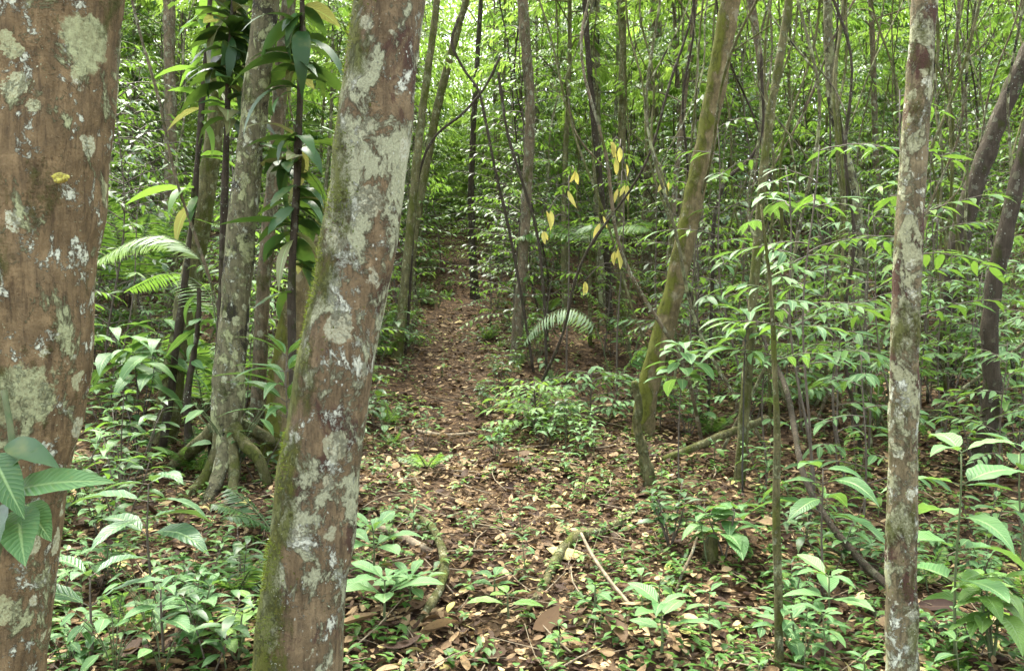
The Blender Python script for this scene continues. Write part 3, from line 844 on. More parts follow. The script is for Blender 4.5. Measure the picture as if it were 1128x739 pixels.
ground_stick('fallen_branch', 'bare thin branch lying along the left half of the path', [(415, 470, 4), (450, 476, 5), (490, 482, 5), (526, 478, 3)], 'stick')

# small stump
b = ground_at(783, 618); g = G()
s = spline([[*b, .05], [b[0], b[1], b[2] + .05, .042], [b[0] + .005, b[1], b[2] + .11, .036], [b[0] + .005, b[1], b[2] + .14, .03]], 12)
s[0, 2] -= .03
tube(g, s[:, :3], s[:, 3], 18, bump=.25, bs=25)
o = g.obj('stump', M['bark_green'], None, shift=b, uv=False); o.location = [float(a) for a in b]
props(o, 'little rotten stump under the small bushy seedlings', 'stump')

# ------------------------------------------------------------------ hero plants
def plant(name, label, px, py, gsgl, sm, lm, cat='plant', rz=None, sc=1.0, group=None, d=None):
    b = ground_at(px, py) if d is None else None
    if d is not None:
        p = at(px, 300, d); b = np.array([p[0], d, float(gh(p[0], d))])
    t = two(name, *gsgl, M[sm], M[lm], label, cat, b, group)
    t.rotation_euler = (0, 0, rnd.uniform(0, 6) if rz is None else rz); t.scale = (sc, sc, sc)
    return t


plant('broad_leaf_plant', 'big plant with long corrugated dull-green leaves right of the thick left-edge trunk', 166, 650, whorl_proto(.52, 4, .40, .33, nl=10, prof='lan', up=.28, droop=.35), 'stem_brown', 'leaf_corr', rz=.3)
plant('broad_leaf_plant', 'low plant with four oval veined leaves beside the foot of the left-edge trunk', 100, 738, whorl_proto(.36, 2, .28, .44, nl=10, per=2, up=.5, droop=.25), 'stem_brown', 'leaf_corr', rz=.1)
plant('broad_leaf_plant', 'pale-leaved low plant right of the four-leaved oval plant', 180, 735, whorl_proto(.3, 3, .19, .42, per=2, up=.3), 'stem_brown', 'leaf_pale')
plant('broad_leaf_plant', 'light green seedling cluster left of the stout blotched trunk foot', 215, 715, whorl_proto(.24, 3, .16, .42, stems=3, spread=.3), 'stem_green', 'leaf_pale')
plant('broad_leaf_plant', 'low light-green leaf tuft tucked against the left of the stout trunk foot', 262, 730, whorl_proto(.22, 3, .15, .4, stems=3, spread=.45), 'stem_green', 'leaf_fresh')
plant('rosette_plant', 'upper light blue-green leaf rosette right of the stout blotched trunk', 412, 640, whorl_proto(.24, 2, .22, .40, per=6, prof='obo', up=.55, droop=.3), 'stem_green', 'leaf_pale')
plant('rosette_plant', 'broadest light blue-green leaf rosette, lowest beside the stout blotched trunk', 424, 690, whorl_proto(.2, 2, .23, .42, per=6, prof='obo', up=.4, droop=.32), 'stem_green', 'leaf_pale')
plant('rosette_plant', 'right-hand small leaf rosette beside the curved mossy branch', 452, 672, whorl_proto(.13, 2, .17, .42, per=5, prof='obo', up=.5, droop=.3), 'stem_green', 'leaf_pale')
plant('broad_leaf_plant', 'tall plant of broad pale green leaves right of the slim speckled trunk', 1052, 738, whorl_proto(.88, 5, .32, .42, nl=10, prof='ov', up=.32, droop=.35, lo=.25), 'stem_green', 'leaf_pale', rz=.2)
plant('broad_leaf_plant', 'bright yellow-green leafy plant in the lower right corner', 1092, 735, whorl_proto(.42, 5, .2, .40, stems=3, prof='ov', up=.2, droop=.4), 'stem_green', 'leaf_fresh')
plant('broad_leaf_plant', 'big-leaved light green plant at the right edge behind the tall pale plant', 1125, 640, whorl_proto(.7, 4, .3, .38, nl=9, prof='ov'), 'stem_green', 'leaf_broad')
plant('seedling', 'seedling with one long leaf at the front of the path', 728, 728, whorl_proto(.2, 3, .2, .40, per=2, prof='ov', up=.35), 'stem_green', 'leaf_pale', rz=.4, sc=1.15)
plant('broad_leaf_plant', 'glossy broad-leaved seedling bush above the little rotten stump', 798, 620, whorl_proto(.34, 3, .25, .45, stems=3, prof='ov', up=.25, droop=.4, spread=.3), 'stem_brown', 'leaf_broad')
plant('broad_leaf_plant', 'small dark fine-leaved bush left of the little rotten stump', 738, 606, whorl_proto(.36, 5, .13, .38, stems=5, spread=.3), 'stem_brown', 'leaf_dark')
plant('broad_leaf_plant', 'flat-leaved plant between the thin mossy stem and the slim speckled trunk', 912, 712, whorl_proto(.30, 2, .25, .36, per=3, up=.3, prof='lan'), 'stem_green', 'leaf_pale')
plant('broad_leaf_plant', 'large drooping-leaved plant left of the slim speckled trunk at knee height', 905, 660, whorl_proto(.66, 4, .33, .36, nl=9, prof='lan', up=.2, droop=.45, lo=.55), 'stem_brown', 'leaf_broad', rz=.5)
plant('broad_leaf_plant', 'low leafy tuft at the bottom edge left of the slim speckled trunk', 880, 735, whorl_proto(.25, 4, .13, .42, stems=4, spread=.35), 'stem_green', 'leaf_pale')
plant('broad_leaf_plant', 'sapling topped with bright broad leaves at the foot of the leaning mossed tree', 748, 545, whorl_proto(1.05, 5, .27, .36, nl=8, per=5, prof='obo', up=.3, lo=.72, droop=.4), 'stem_brown', 'leaf_pale')
plant('broad_leaf_plant', 'long-leaved dark-stemmed sapling right of the leaning mossed tree', 818, 545, whorl_proto(1.25, 4, .38, .25, nl=8, per=5, prof='lan', up=.35, lo=.72, droop=.45), 'stem_dark', 'leaf_broad')
plant('seedling', 'seedling with a yellowing leaf on the path beside the bent branch', 560, 690, whorl_proto(.14, 2, .17, .42, per=2), 'stem_green', 'leaf_fresh')
plant('seedling', 'dark green seedling right of the curved mossy branch', 545, 668, whorl_proto(.13, 2, .14, .45, per=3), 'stem_green', 'leaf_broad')
plant('seedling', 'slim leafy seedling left of the pale straight stick', 655, 690, whorl_proto(.18, 3, .12, .42, per=2), 'stem_green', 'leaf_broad')
plant('seedling', 'tiny upright seedling on the path below the bent branch', 615, 735, whorl_proto(.12, 3, .07, .45, per=2), 'stem_green', 'leaf_fresh')
plant('shrub', 'dark long-leaved shrub with bare stems left of the mossy leaning trunk', 150, 500, whorl_proto(1.1, 4, .44, .3, nl=8, stems=4, prof='lan', up=.1, droop=.5, lo=.6, spread=.22), 'stem_dark', 'leaf_broad', 'shrub')
plant('shrub', 'spiky narrow-leaved plant between the stilt roots and the stout trunk', 318, 560, whorl_proto(.95, 5, .42, .17, nl=8, per=5, prof='lan', up=.5, droop=.3, lo=.5), 'stem_brown', 'leaf_broad', 'shrub')
plant('shrub', 'leafy bright shrub on the right verge of the path', 590, 478, sapling_proto(.5, 34, .12, .36, 4, lo=.05, bl=.5, hang=.15, nleaf=11), 'stem_brown', 'leaf_fresh', 'shrub')
plant('shrub', 'dense low green shrub between the path verge and the leaning mossed tree', 652, 468, sapling_proto(.55, 34, .11, .40, 4, lo=.05, bl=.6, hang=.2, nleaf=12), 'stem_brown', 'leaf_pale', 'shrub')

# ferns
def fern(label, px, py, nf, L, npair, lw, d=None, pal='leaf', name='fern', leafL=.16, el=.75, rz=0, cat='fern', sag=.8, z0=0):
    b = ground_at(px, py) if d is None else np.array([at(px, 0, d)[0], d, float(gh(at(px, 0, d)[0], d))])
    t = thing(name, label, cat, b)
    if z0:
        gg = G(); tube(gg, wig(z0 + .04, 8, .02), np.linspace(.03, .022, 8), 8, bump=.2, bs=20); gg.obj('stem', M['bark_green'], t, uv=False)
    for k in range(nf):
        gs, gl = G(), G()
        az = rz + 2 * PI * k / nf + rnd.uniform(-.25, .25)
        frond(gs, gl, np.array([0, 0, .02 + z0]), az, L * rnd.uniform(.8, 1.1), el + rnd.uniform(-.2, .2), npair, leafL, lw, sag=sag)
        f = gl.obj('frond', M[pal], t, uv=False); gs.obj('rachis', M['stem_green'], f, uv=False)
    return t


fern('dark fern with arching fronds left of the stout blotched trunk', 300, 590, 7, .55, 20, .018, leafL=.13, pal='leaf_dark')
fern('feathery fern patch in front of the stilt roots', 262, 660, 6, .4, 16, .016, leafL=.1, pal='leaf')
fern('small pale fern on the path edge right of the stout trunk', 470, 520, 6, .32, 14, .014, leafL=.08, pal='leaf')
fern('tall bright feather-leaved palm behind the thick left-edge trunk', 150, 430, 8, 2.3, 34, .035, leafL=.38, el=1.0, pal='leaf', name='palm', cat='palm', d=9.4, z0=.9)
fern('pale arching tree fern behind the dark long-leaved shrub', 225, 470, 8, 1.7, 34, .032, leafL=.30, el=.85, pal='leaf', name='tree_fern', cat='fern', d=7.8, sag=1.0)
fern('green feather palm standing among the hanging yellow leaves', 650, 330, 7, 1.5, 26, .03, leafL=.36, el=.55, pal='leaf', name='palm', cat='palm', d=11.2, z0=1.4)

# the single pale palm frond
fd = 8.6
p = at(676, 0, fd); b = np.array([p[0], fd, float(gh(p[0], fd))]); t = thing('palm', 'young palm holding one pale arching frond beside the straight dark grey trunk', 'palm', b)
for pts, ll, mt in (([at(676, 440, fd), at(668, 396, fd - .03), at(652, 354, fd - .08), at(626, 339, fd - .15), (at(596, 352, fd - .22)), at(577, 378, fd - .28)], .24, 'leaf_silver'),
                    ([at(677, 440, fd), at(690, 405, fd + .1), at(712, 380, fd + .3), at(740, 385, fd + .5)], .2, 'leaf')):
    gs, gl = G(), G(); pts = np.array(pts); pts[0, 2] = b[2] + .02
    frond(gs, gl, b, 0, 1, 0, 26, ll, .026, hang=.85, pts=pts - b, start=.38)
    f = gl.obj('frond', M[mt], t, uv=False); gs.obj('rachis', M['stem_green'], f, uv=False)

fd = 6.0
p = at(246, 0, fd); b = np.array([p[0], fd, float(gh(p[0], fd))]); t = thing('tree_fern', 'tree fern reaching a broad pale frond towards the thick left-edge trunk', 'fern', b)
for pts, ll, mt in (([at(246, 520, fd), at(242, 400, fd), at(228, 300, fd - .05), at(190, 262, fd - .1), at(148, 264, fd - .15), at(106, 288, fd - .2)], .30, 'leaf_silver'),
                    ([at(246, 520, fd), at(250, 420, fd + .1), at(235, 330, fd + .5), at(190, 300, fd + .9), at(140, 320, fd + 1.2)], .28, 'leaf')):
    gs, gl = G(), G(); pts = np.array(pts); pts[0, 2] = b[2] + .02
    frond(gs, gl, b, 0, 1, 0, 44, ll, .022, hang=.3, pts=pts - b, start=.45)
    f = gl.obj('frond', M[mt], t, uv=False); gs.obj('rachis', M['stem_green'], f, uv=False)

# sapling with limp yellow leaves
def yellow_sapling(label, px, d, H, spots):
    p = at(px, 0, d); b = np.array([p[0], d, float(gh(p[0], d))])
    t = thing('sapling', label, 'sapling', b, None)
    gs, gl = G(), G(); YL = []
    st = wig(H, 12, .03); tube(gs, st, np.linspace(.012, .004, 12), 6)
    for (x, y) in spots:
        q = at(x, y, d - rnd.uniform(.05, .4)) - b
        k = int(np.argmin(np.abs(st[:, 2] - (q[2] + .12))))
        tube(gs, spline([st[k], (st[k] + q) / 2 + [0, 0, .1], q], 8), .006, 5)
        for s in range(rnd.randint(1, 2)):
            gy = G(); YL.append(gy); leaves(gy, [q + [rnd.uniform(-.03, .03), 0, 0]], [[rnd.uniform(-.4, .4), rnd.uniform(-.3, .2), -1]], [[rnd.uniform(-1, 1), -1, .1]], rnd.uniform(.12, .25), rnd.uniform(.038, .066), nl=8, droop=rnd.uniform(-.1, .3), fold=rnd.uniform(.1, .6), prof=rnd.choice(['ell', 'lan', 'lan']), curl=rnd.uniform(-.35, .35), wav=.05)
        for s in range(2):
            spray(gs, gl, q + [0, .25, .1], rnd.uniform(.3, 2.8), .3, .3, 7, .10, .32, 4, r0=.003, hang=.2)
    gs.obj('stem', M['stem_brown'], t, uv=False); gl.obj('foliage', M['leaf'], t, uv=False); [y.obj('young_leaf', M['yellow'], t, uv=False) for y in YL]
    return t


yellow_sapling('sapling hung with limp yellow young leaves at centre of the thicket', 680, 9.0, 2.8, [(675, 156), (683, 162), (680, 174), (687, 180), (691, 204), (684, 208), (667, 238), (663, 246), (681, 272), (676, 277), (643, 310)])
yellow_sapling('sapling with a few hanging brown-yellow leaves left of the yellow-hung sapling', 625, 9.6, 2.5, [(633, 188), (604, 232), (600, 255), (626, 210)])
yellow_sapling('slim sapling with single yellow leaf left of the leaning mossed tree', 728, 9.2, 2.6, [(731, 196), (735, 200)])

# strap-leaved stems, upper left
def strap_plant(label, px, py0, d, H, n, leafL, w, mat='leaf_dark', base_py=None, lean=(0, 0), up=.2, lo=.25):
    p = at(px, 0, d); b = np.array([p[0], d, float(gh(p[0], d))])
    t = thing('strap_leaf_plant', label, 'plant', b)
    gs, gl, gp = G(), G(), G()
    st = wig(H, 16, .035, lean); tube(gs, st, np.linspace(.034, .016, 16), 9, bump=.6, bs=22)
    cl_ = [lo + (1 - lo) * (k + rnd.random()) / 11 for k in range(11)]
    for k in range(n):
        f = min(.995, max(lo, rnd.choice(cl_) + rnd.gauss(0, .035)))
        q = np.array([np.interp(f, np.linspace(0, 1, 16), st[:, c]) for c in range(3)])
        az = rnd.uniform(0, 6.283)
        L = leafL * rnd.uniform(.5, 1.35)
        leaves(gp if rnd.random() < .12 else gl, [q], [[math.cos(az), math.sin(az), up + rnd.uniform(-.9, .6)]], [[rnd.uniform(-.5, .5), rnd.uniform(-.5, .5), 1]], L, w * rnd.uniform(.6, 1.25), nl=10, droop=rnd.uniform(.15, .95), fold=rnd.uniform(.1, .4), prof=rnd.choice(['lan', 'lan', 'ell', 'obo']), curl=rnd.uniform(-.3, .3), wav=.03)
    if gp.V: gp.obj('old_foliage', M['leaf_olive'], t)
    gs.obj('stem', M['bark_dark'], t, uv=False); gl.obj('foliage', M[mat], t)
    return t


strap_plant('tall stem hung with dark strap leaves between the stilt-rooted and stout trunks', 326, 0, 5.6, 3.9, 90, .40, .11, lo=.34)
strap_plant('dark strap-leaved stem in the upper left between lichen trunk and left-edge trunk', 232, 0, 5.9, 4.4, 100, .38, .13, lean=(.15, 0), lo=.6)
strap_plant('slanting stem with green strap leaves right of the left-edge trunk', 178, 0, 6.6, 4.0, 34, .36, .09, mat='leaf', lean=(.35, 0), lo=.45)
strap_plant('young strap-leaved plant beside the mossy leaning trunk at the left', 213, 0, 6.3, 1.4, 14, .34, .07, mat='leaf_broad', lo=.55)

# ------------------------------------------------------------------ random vegetation in rows of depth
taken = []
def free(x, y, r):
    for a, b_, c in taken:
        if (a - x) ** 2 + (b_ - y) ** 2 < (r + c) ** 2: return False
    return True


HERO_D = [(x.location.x, x.location.y, .25) for x in C.objects if x.parent is None and x.name.startswith('tree')]
taken += HERO_D

# saplings: small-leaved filler
SP = []
for (H, nb, ll, ra, nl, lo, bl, hang, pf, lm, nleaf) in [
        (2.4, 46, .095, .36, 2, .10, .75, .25, 'ov', 'leaf', 16), (3.1, 50, .11, .30, 2, .10, .8, .3, 'lan', 'leaf', 15), (1.7, 36, .10, .38, 2, .08, .6, .2, 'ov', 'leaf_bright', 14),
        (2.8, 40, .13, .32, 2, .12, .8, .3, 'ell', 'leaf_dark', 13), (3.6, 56, .10, .36, 2, .12, .8, .25, 'ov', 'leaf', 16), (2.1, 32, .14, .28, 3, .12, .65, .3, 'lan', 'leaf_pale', 12)]:
    gs, gl = sapling_proto(H, nb, ll, ra, nl, lo, bl, hang, pf, nleaf=nleaf)
    SP.append((gs.mesh('sapling_stem', M['stem_brown'], uv=False), gl.mesh('sapling_foliage', M[lm], uv=(lm == 'leaf_pale'))))


def pair(name, pn, meshes, label, cat, loc, group, rz, sc, tilt=(0, 0)):
    t = thing(name, label, cat, loc, group); place(t, loc, rz, sc, tilt)
    for nme, me in zip(pn, meshes):
        o = bpy.data.objects.new(nme, me); C.objects.link(o); o.parent = t
    return t


KIND_L = ['small-leaved', 'long-leaved', 'bright-leaved', 'dark glossy-leaved', 'tall feathery', 'pale broad-leaved']
n = 0; tries = 0
while n < 290 and tries < 9000:
    tries += 1
    u = rnd.random(); d = 7.2 + 21 * u ** 1.15
    x = rnd.uniform(-.72, .72) * (d + 1.2)
    px = x / d * F + 564
    off = x - float(path_x(d))
    e = max(.35, min(1.0, 1.6 - d * .085))
    if d < 19 and -e * 1.05 < off < e: continue
    if d < 9 and off > 0 and px < 760: continue
    if d < 9.5 and px < 330 and rnd.random() < .5: continue
    if d < 9.5 and px > 735 and rnd.random() < .5: continue
    if d < 10.6 and 540 < px < 700: continue
    if d < 7.9 and 680 < px < 830: continue
    if not free(x, d, .22): continue
    taken.append((x, d, .12))
    k = rnd.randrange(6)
    zone = 'left of' if off < 0 else 'right of'
    lab = f'{KIND_L[k]} sapling in the thicket {zone} the path'
    pair('sapling', ('stem', 'foliage'), SP[k], lab, 'sapling', (x, d, gh(x, d) - .02), f'{KIND_L[k]} saplings {zone} the path', rnd.uniform(0, 6.28), rnd.uniform(.65, 1.15) if d < 10 else rnd.uniform(.8, 1.55), (rnd.uniform(-.1, .1), rnd.uniform(-.1, .1)))
    n += 1
for d, o_, k in ((18.3, -.2, 2), (19.2, .35, 0), (19.8, -.6, 2), (20.5, .1, 5), (17.2, .75, 2), (21.5, -.3, 1)):
    x = float(path_x(d)) + o_
    pair('sapling', ('stem', 'foliage'), SP[k], f'{KIND_L[k]} sapling closing the far end of the path', 'sapling', (x, d, gh(x, d) - .02), f'{KIND_L[k]} saplings at the far end of the path', d, .5)

# thin-stemmed saplings with larger drooping leaf sprays, closer to the viewer
NS = []
for (H, nb, ll, ra, lo, bl, hang, pf, lm, nl_) in [(2.1, 10, .17, .25, .35, .6, .12, 'lan', 'leaf_broad', 11), (1.6, 9, .14, .30, .3, .5, .15, 'lan', 'leaf_pale', 11), (2.6, 12, .18, .24, .4, .65, .18, 'lan', 'leaf', 11), (1.3, 9, .16, .30, .25, .5, .15, 'ell', 'leaf_broad', 10)]:
    gs, gl = sapling_proto(H, nb, ll, ra, 5, lo, bl, hang, pf, r0=.010, nleaf=nl_)
    NS.append((gs.mesh('sapling_stem', M['stem_brown'], uv=False), gl.mesh('sapling_foliage', M[lm])))
NSN = ['narrow veined-leaved', 'small pale-leaved', 'long green-leaved', 'short broad-leaved']
n = 0; tries = 0
while n < 60 and tries < 3000:
    tries += 1
    d = rnd.uniform(5.0, 9.0); px = rnd.choice([rnd.uniform(735, 1180), rnd.uniform(735, 1180), rnd.uniform(735, 1180), rnd.uniform(-20, 330)])
    if d < 6.2 and px < 330: continue
    if d < 5.8 and px < 850: continue
    if d < 7.9 and 400 < px < 815: continue
    x = (px - 564) / F * d
    if not free(x, d, .2): continue
    taken.append((x, d, .1))
    k = rnd.randrange(4); zone = 'left of the stout trunk' if px < 400 else 'right of the leaning mossed tree'
    sc_ = rnd.uniform(.6, .95) if px < 330 else rnd.uniform(.7, 1.15)
    pair('sapling', ('stem', 'foliage'), NS[k], f'{NSN[k]} sapling with thin stem in the nearer undergrowth {zone}', 'sapling', (x, d, gh(x, d) - .02), f'{NSN[k]} saplings {zone}', rnd.uniform(0, 6.28), sc_, (rnd.uniform(-.12, .12), rnd.uniform(-.12, .12)))
    n += 1

# slender trees
TP = []
for (H, r0, lo, nb, ll, ra, bl, lm, bm) in [
        (7.5, .040, .28, 24, .145, .32, 1.1, 'leaf', 'bark_grey'), (9.0, .05, .36, 28, .15, .32, 1.3, 'leaf_bright', 'bark_green'), (6.0, .026, .28, 20, .13, .34, .9, 'leaf_bright', 'bark_dark'),
        (8.2, .042, .33, 26, .17, .26, 1.2, 'leaf', 'bark_pale'), (10., .06, .40, 30, .16, .32, 1.5, 'leaf_bright', 'bark_grey'), (6.8, .03, .30, 22, .15, .30, 1.0, 'leaf', 'bark_green')]:
    gs, gl = slender_tree_proto(H, r0, lo, nb, ll, ra, bl)
    TP.append((gs.mesh('slender_trunk', M[bm], uv=False), gl.mesh('slender_crown', M[lm], uv=False)))
TL = ['grey-barked', 'tall green-barked', 'thin dark-barked', 'pale-barked', 'tall grey', 'dark-crowned']
n = 0; tries = 0
while n < 165 and tries < 8000:
    tries += 1
    d = 9.0 + 19 * rnd.random() ** .85
    x = rnd.uniform(-.74, .74) * (d + 1.0)
    off = x - float(path_x(d))
    if -.65 < off < .6: continue
    if d < 12.5 and 470 < x / d * F + 564 < 680: continue
    if not free(x, d, .3): continue
    taken.append((x, d, .2))
    k = rnd.randrange(6)
    zone = 'left of' if off < 0 else 'right of'
    pair('slender_tree', ('trunk', 'crown'), TP[k], f'{TL[k]} slender tree standing {zone} the path in the background', 'tree', (x, d, gh(x, d) - .05), f'{TL[k]} slender trees {zone} the path', rnd.uniform(0, 6.28), rnd.uniform(.75, 1.2), (rnd.uniform(-.07, .07), rnd.uniform(-.07, .07)))
    n += 1

# bare pole stems: many thin uprights
PP = []
for bm in ('bark_grey', 'bark_green', 'bark_dark', 'bark_pale'):
    for am in (.25, .6):
        g = G(); st = wig(9, 60, am); st[:, :2] += .05 * np.stack([np.sin(st[:, 2] * 2.9 + am * 9), np.cos(st[:, 2] * 3.7 + am * 5)], -1) * (.4 + am)
        tube(g, st, np.linspace(.016, .006, 60), 7, bump=.35, bs=10)
        for q_ in range(3):
            i0 = rnd.randint(14, 50); a_ = rnd.uniform(0, 6.28); l_ = rnd.uniform(.5, 1.4)
            tube(g, spline([st[i0], st[i0] + [l_ * .35 * math.cos(a_), l_ * .35 * math.sin(a_), l_ * .45], st[i0] + [l_ * .5 * math.cos(a_ + .4), l_ * .5 * math.sin(a_ + .4), l_]], 12), np.linspace(.008, .003, 12), 5, bump=.3, bs=12)
        PP.append(g.mesh('pole_stem', M[bm], uv=False))
PLN = ['grey', 'green', 'blackish', 'pale']
n = 0
while n < 200:
    d = 6.6 + 17 * rnd.random() ** 1.3
    x = rnd.uniform(-.72, .72) * d
    off = x - float(path_x(d))
    if -.9 < off < .8: continue
    if off < 0 and rnd.random() < .7: continue
    if d < 8 and x / d * F < 190: continue
    k = rnd.choice([0, 1, 1, 1, 2, 3]); zone = 'left of' if off < 0 else 'right of'
    o = bpy.data.objects.new('liana', PP[2 * k + rnd.randrange(2)]); C.objects.link(o)
    place(o, (x, d, gh(x, d) - .05), rnd.uniform(0, 6.28), (1, 1, rnd.uniform(.8, 1.2)), (rnd.gauss(0, .14), rnd.gauss(0, .14)))
    props(o, f'thin {PLN[k]} liana stem rising through the thicket {zone} the path', 'liana', f'thin {PLN[k]} lianas {zone} the path'); n += 1

# understorey broad shrubs, low
SH = []
for (H, nodes, ll, ra, per, stems, pf, lm) in [(.55, 4, .2, .38, 2, 3, 'ov', 'leaf_broad'), (.7, 4, .24, .3, 3, 2, 'lan', 'leaf_dark'), (.45, 4, .17, .42, 2, 4, 'ell', 'leaf_pale'), (.8, 5, .2, .34, 2, 3, 'ov', 'leaf')]:
    gs, gl = whorl_proto(H, nodes, ll, ra, nl=5, per=per, stems=stems, prof=pf, spread=.35, up=.25, droop=.35)
    SH.append((gs.mesh('shrub_stem', M['stem_brown'], uv=False), gl.mesh('shrub_foliage', M[lm])))
gs, gl = G(), G()
for k in range(8):
    frond(gs, gl, np.array([0, 0, .02]), k * .785 + rnd.uniform(-.3, .3), rnd.uniform(.4, .7), rnd.uniform(.6, 1.2), 18, .11, .017, r0=.004)
SH.append((gs.mesh('shrub_stem', M['stem_green'], uv=False), gl.mesh('shrub_foliage', M['leaf'])))
gs, gl = G(), G()
for k in range(9):
    a_ = rnd.uniform(0, 6.28); h_ = rnd.uniform(.2, .6); q = np.array([math.cos(a_) * h_ * .45, math.sin(a_) * h_ * .45, h_])
    tube(gs, spline([[0, 0, 0], q * [.35, .35, .6], q], 7), .004, 5)
    L_ = rnd.uniform(.10, .19)
    leaves(gl, [q], [[math.cos(a_), math.sin(a_), rnd.uniform(-.7, .1)]], [[rnd.uniform(-.3, .3), rnd.uniform(-.3, .3), 1]], L_, L_ * rnd.uniform(.6, .8), nl=8, droop=.2, fold=.2, prof='ov', wav=.02)
SH.append((gs.mesh('shrub_stem', M['stem_green'], uv=False), gl.mesh('shrub_foliage', M['leaf_broad'])))
SHN = ['broad-leaved', 'dark narrow-leaved', 'pale oval-leaved', 'loose green', 'feathery-leaved', 'heart-leaved']
n = 0
while n < 290:
    d = 4.4 + 12 * rnd.random() ** 1.3
    x = rnd.uniform(-.72, .72) * (d + 1.2)
    off = x - float(path_x(d))
    px = x / d * F + 564
    e = .85 if d < 10 else .42
    if -e < off < e: continue
    if d < 6.5 and 360 < px < 730: continue
    if d < 10.4 and 560 < px < 690 and rnd.random() < .7: continue
    if d < 5.6 and 150 < px < 330: continue
    if d < 7.5 and px > 690 and rnd.random() < .6: continue
    if d < 5.6 and 690 < px < 900: continue
    k = rnd.randrange(6); zone = 'left of' if off < 0 else 'right of'
    pair('shrub', ('stem', 'foliage'), SH[k], f'low {SHN[k]} shrub in the undergrowth {zone} the path', 'shrub', (x, d, gh(x, d) - .02), f'low {SHN[k]} shrubs {zone} the path', rnd.uniform(0, 6.28), rnd.uniform(.6, 1.15)); n += 1

n = 0  # smaller copies of the low shrub kinds along the verge
while n < 150:
    d = rnd.uniform(6.6, 19); off = rnd.choice([-1, 1]) * rnd.uniform(.24, 1.2); x = float(path_x(d)) + off
    if abs(off) < .55 and rnd.random() < .5: continue
    k = rnd.randrange(6); zone = 'left' if off < 0 else 'right'
    pair('small_shrub', ('stem', 'foliage'), SH[k], f'little {SHN[k]} plant on the {zone} verge of the rising path', 'small_shrub', (x, d, gh(x, d) - .02), f'little {SHN[k]} plants on the {zone} verge', rnd.uniform(0, 6.28), rnd.uniform(.3, .72)); n += 1
n = 0  # the same shrub kinds again, smaller, close to the viewer
while n < 46:
    d = rnd.uniform(3.1, 5.4); px = rnd.choice([rnd.uniform(30, 300), rnd.uniform(30, 300), rnd.uniform(860, 1150)])
    if 130 < px < 330 and d > 3.9: continue
    if px > 860 and d < 3.6 and px < 1030: continue
    x = (px - 564) / F * d
    k = rnd.randrange(6); zone = 'at the lower left' if px < 400 else 'at the lower right'
    pair('small_shrub', ('stem', 'foliage'), SH[k], f'small {SHN[k]} plant in the near undergrowth {zone}', 'small_shrub', (x, d, gh(x, d) - .02), f'small {SHN[k]} plants {zone}', rnd.uniform(0, 6.28), rnd.uniform(.3, .6)); n += 1

# seedlings, one small mesh each
SD = []
for (H, nodes, ll, ra, per, lm) in [(.12, 2, .08, .42, 2, 'leaf_pale'), (.16, 3, .075, .4, 2, 'leaf'), (.09, 2, .06, .5, 3, 'leaf_fresh'), (.2, 3, .1, .36, 2, 'leaf_broad')]:
    gs, gl = whorl_proto(H, nodes, ll, ra, nl=5, per=per, r0=.0035)
    gl2 = G()
    gl2.add(np.concatenate(gs.V), q=np.concatenate(gs.Q), t=np.concatenate(gs.T) if gs.T else None, mat=1)
    for V, U in ((np.concatenate(gl.V), np.concatenate(gl.U)),):
        gl2.add(V, q=np.concatenate(gl.Q), t=np.concatenate(gl.T), mat=0, uv=U)
    SD.append(gl2.mesh('seedling', [M[lm], M['stem_green']]))
SDN = ['pale two-pair', 'small green', 'tiny fresh-green', 'taller veined']
n = 0
while n < 260:
    d = 3.0 * (13 / 3.0) ** (rnd.random() ** .8)
    x = rnd.uniform(-.68, .68) * d
    off = abs(x - float(path_x(d)))
    if off < .5 and rnd.random() < .6: continue
    k = rnd.randrange(4)
    zone = 'on the path' if off < .8 else ('on the floor left of the path' if x < path_x(d) else 'on the floor right of the path')
    o = bpy.data.objects.new('seedling', SD[k]); C.objects.link(o)
    place(o, (x, d, gh(x, d) - .005), rnd.uniform(0, 6.28), rnd.uniform(.7, 1.4), (rnd.uniform(-.15, .15), rnd.uniform(-.15, .15)))
    props(o, f'{SDN[k]} seedling sprouting from the litter {zone}', 'seedling', f'{SDN[k]} seedlings {zone}'); n += 1

# curling dark liana above the path
for lab, path, d in [('dark liana looping down from the crowns above the path', [(505, 20), (498, 48), (512, 78), (527, 100), (536, 140), (546, 190), (560, 250), (575, 330), (588, 420)], 10.2),
                     ('thin dark branch-like liana slanting over the path', [(552, 60), (535, 95), (510, 125), (480, 150), (462, 190), (455, 260), (450, 350), (446, 420)], 10.6),
                     ('bowed black liana left of the straight dark grey trunk', [(549, 80), (553, 110), (560, 150), (575, 200), (592, 260), (600, 340), (602, 410)], 9.8),
                     ('black liana elbowed right of the leaning mossed tree', [(838, 60), (840, 130), (830, 170), (800, 200), (787, 240), (785, 300), (783, 360), (780, 440)], 8.0),
                     ('pale thin vine slanting in the upper left behind strap leaves', [(140, -20), (155, 40), (175, 110), (192, 190), (215, 260), (238, 330), (252, 400), (262, 470)], 6.4)]:
    p = np.array([at(x, y, d) for x, y in path]); p[-1, 2] = gh(p[-1, 0], p[-1, 1]) - .02
    s = spline(p, 50); g = G(); tube(g, s, .018 if d > 7 else .012, 8, bump=.3, bs=12)
    o = g.obj('liana', M['bark_dark'] if 'dark' in lab or 'black' in lab else M['bark_grey'], None, shift=s[-1], uv=False); o.location = [float(a) for a in s[-1]]
    props(o, lab, 'liana')

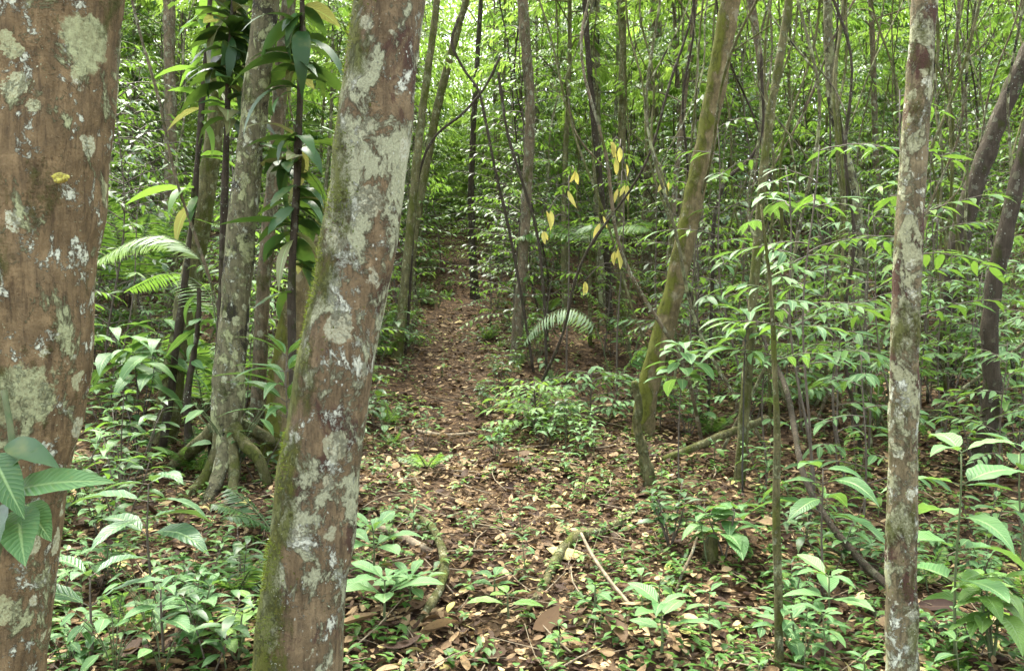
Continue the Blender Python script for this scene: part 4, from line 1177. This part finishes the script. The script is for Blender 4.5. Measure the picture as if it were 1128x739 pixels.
# ------------------------------------------------------------------ far woods: one uncountable mass on the ridge
g = G()
NC = 5200
cd = rs.uniform(21, 46, NC); cx = rs.uniform(-.78, .78, NC) * cd
k_ = (cd > 25) | (np.abs(cx - path_x(cd)) > 1.0); cd, cx = cd[k_], cx[k_]; NC = len(cd)
cz = gh(cx, cd) + rs.uniform(0, 1, NC) ** 1.25 * (cd * .42 - .5)
q0 = rs.uniform(27, 36, 420); q1 = -1.2 + rs.normal(0, 2.6, 420)
cd = np.concatenate([cd, q0]); cx = np.concatenate([cx, q1]); cz = np.concatenate([cz, gh(q1, q0) + rs.uniform(0, 3.4, 420)]); NC = len(cd)
sp = rs.uniform(.4, 1.1, NC)
per = 95
P = np.repeat(np.stack([cx, cd, cz], -1), per, 0) + rs.normal(0, 1, (NC * per, 3)) * np.repeat(sp, per)[:, None] * [1, 1, .6]
m = len(P)
P[:, 2] = np.maximum(P[:, 2], gh(P[:, 0], P[:, 1]) + .05)
D = rdir(m, -.7, .3); L = rs.uniform(.13, .30, m)
leaves(g, P, D, np.stack([rs.normal(0, .4, m), rs.normal(0, .4, m), np.ones(m)], -1), L, L * .38, nl=0)
for k in range(130):
    d = rnd.uniform(24, 48); x = rnd.uniform(-.75, .75) * d
    st = wig(rnd.uniform(12, 20), 10, .3) + [x, d, float(gh(x, d)) - .1]
    tube(g, st, np.linspace(rnd.uniform(.04, .13), .03, 10), 6, mat=1)
props(g.obj('far_woods', [M['leaf_far'], M['bark_grey']], uv=False), 'dense green far wood closing the view over the rise', 'woods', kind='stuff')

# ------------------------------------------------------------------ light, sky, camera
SUN_EL, SUN_AZ = 62, -20      # high, ahead and slightly left
w = bpy.data.worlds.new('World'); SC.world = w; w.use_nodes = True
nt = w.node_tree; bg = nt.nodes['Background']
sk = nt.nodes.new('ShaderNodeTexSky'); sk.sky_type = 'NISHITA'; sk.sun_disc = False
sk.sun_elevation = R(SUN_EL); sk.sun_rotation = R(SUN_AZ); sk.dust_density = 4.0; sk.ozone_density = .6; sk.air_density = 1.0
hs = nt.nodes.new('ShaderNodeHueSaturation'); hs.inputs['Saturation'].default_value = .45
nt.links.new(sk.outputs[0], hs.inputs['Color']); nt.links.new(hs.outputs[0], bg.inputs[0]); bg.inputs[1].default_value = .09
sl = bpy.data.lights.new('sun', 'SUN'); sl.energy = 1.5; sl.angle = R(22); sl.color = (1, .985, .85)
so = bpy.data.objects.new('sun', sl); C.objects.link(so)
a, e = R(SUN_AZ), R(SUN_EL)
tosun = Vector((math.sin(a) * math.cos(e), math.cos(a) * math.cos(e), math.sin(e)))
so.rotation_euler = tosun.to_track_quat('Z', 'Y').to_euler()

cam = bpy.data.cameras.new('camera'); cam.sensor_width = 36; cam.lens = 36 * F / 1128; cam.clip_end = 1000; cam.clip_start = .05
co = bpy.data.objects.new('camera', cam); C.objects.link(co); co.location = (0, 0, CAMZ); co.rotation_euler = (R(90), 0, 0)
SC.camera = co
SC.view_settings.view_transform = 'Standard'; SC.view_settings.look = 'None'; SC.view_settings.gamma = 1; SC.view_settings.exposure = 3.95
SC.cycles.use_denoising = True
SC.cycles.max_bounces = 6; SC.cycles.diffuse_bounces = 3; SC.cycles.glossy_bounces = 2; SC.cycles.transmission_bounces = 4
SC.cycles.sample_clamp_indirect = 6
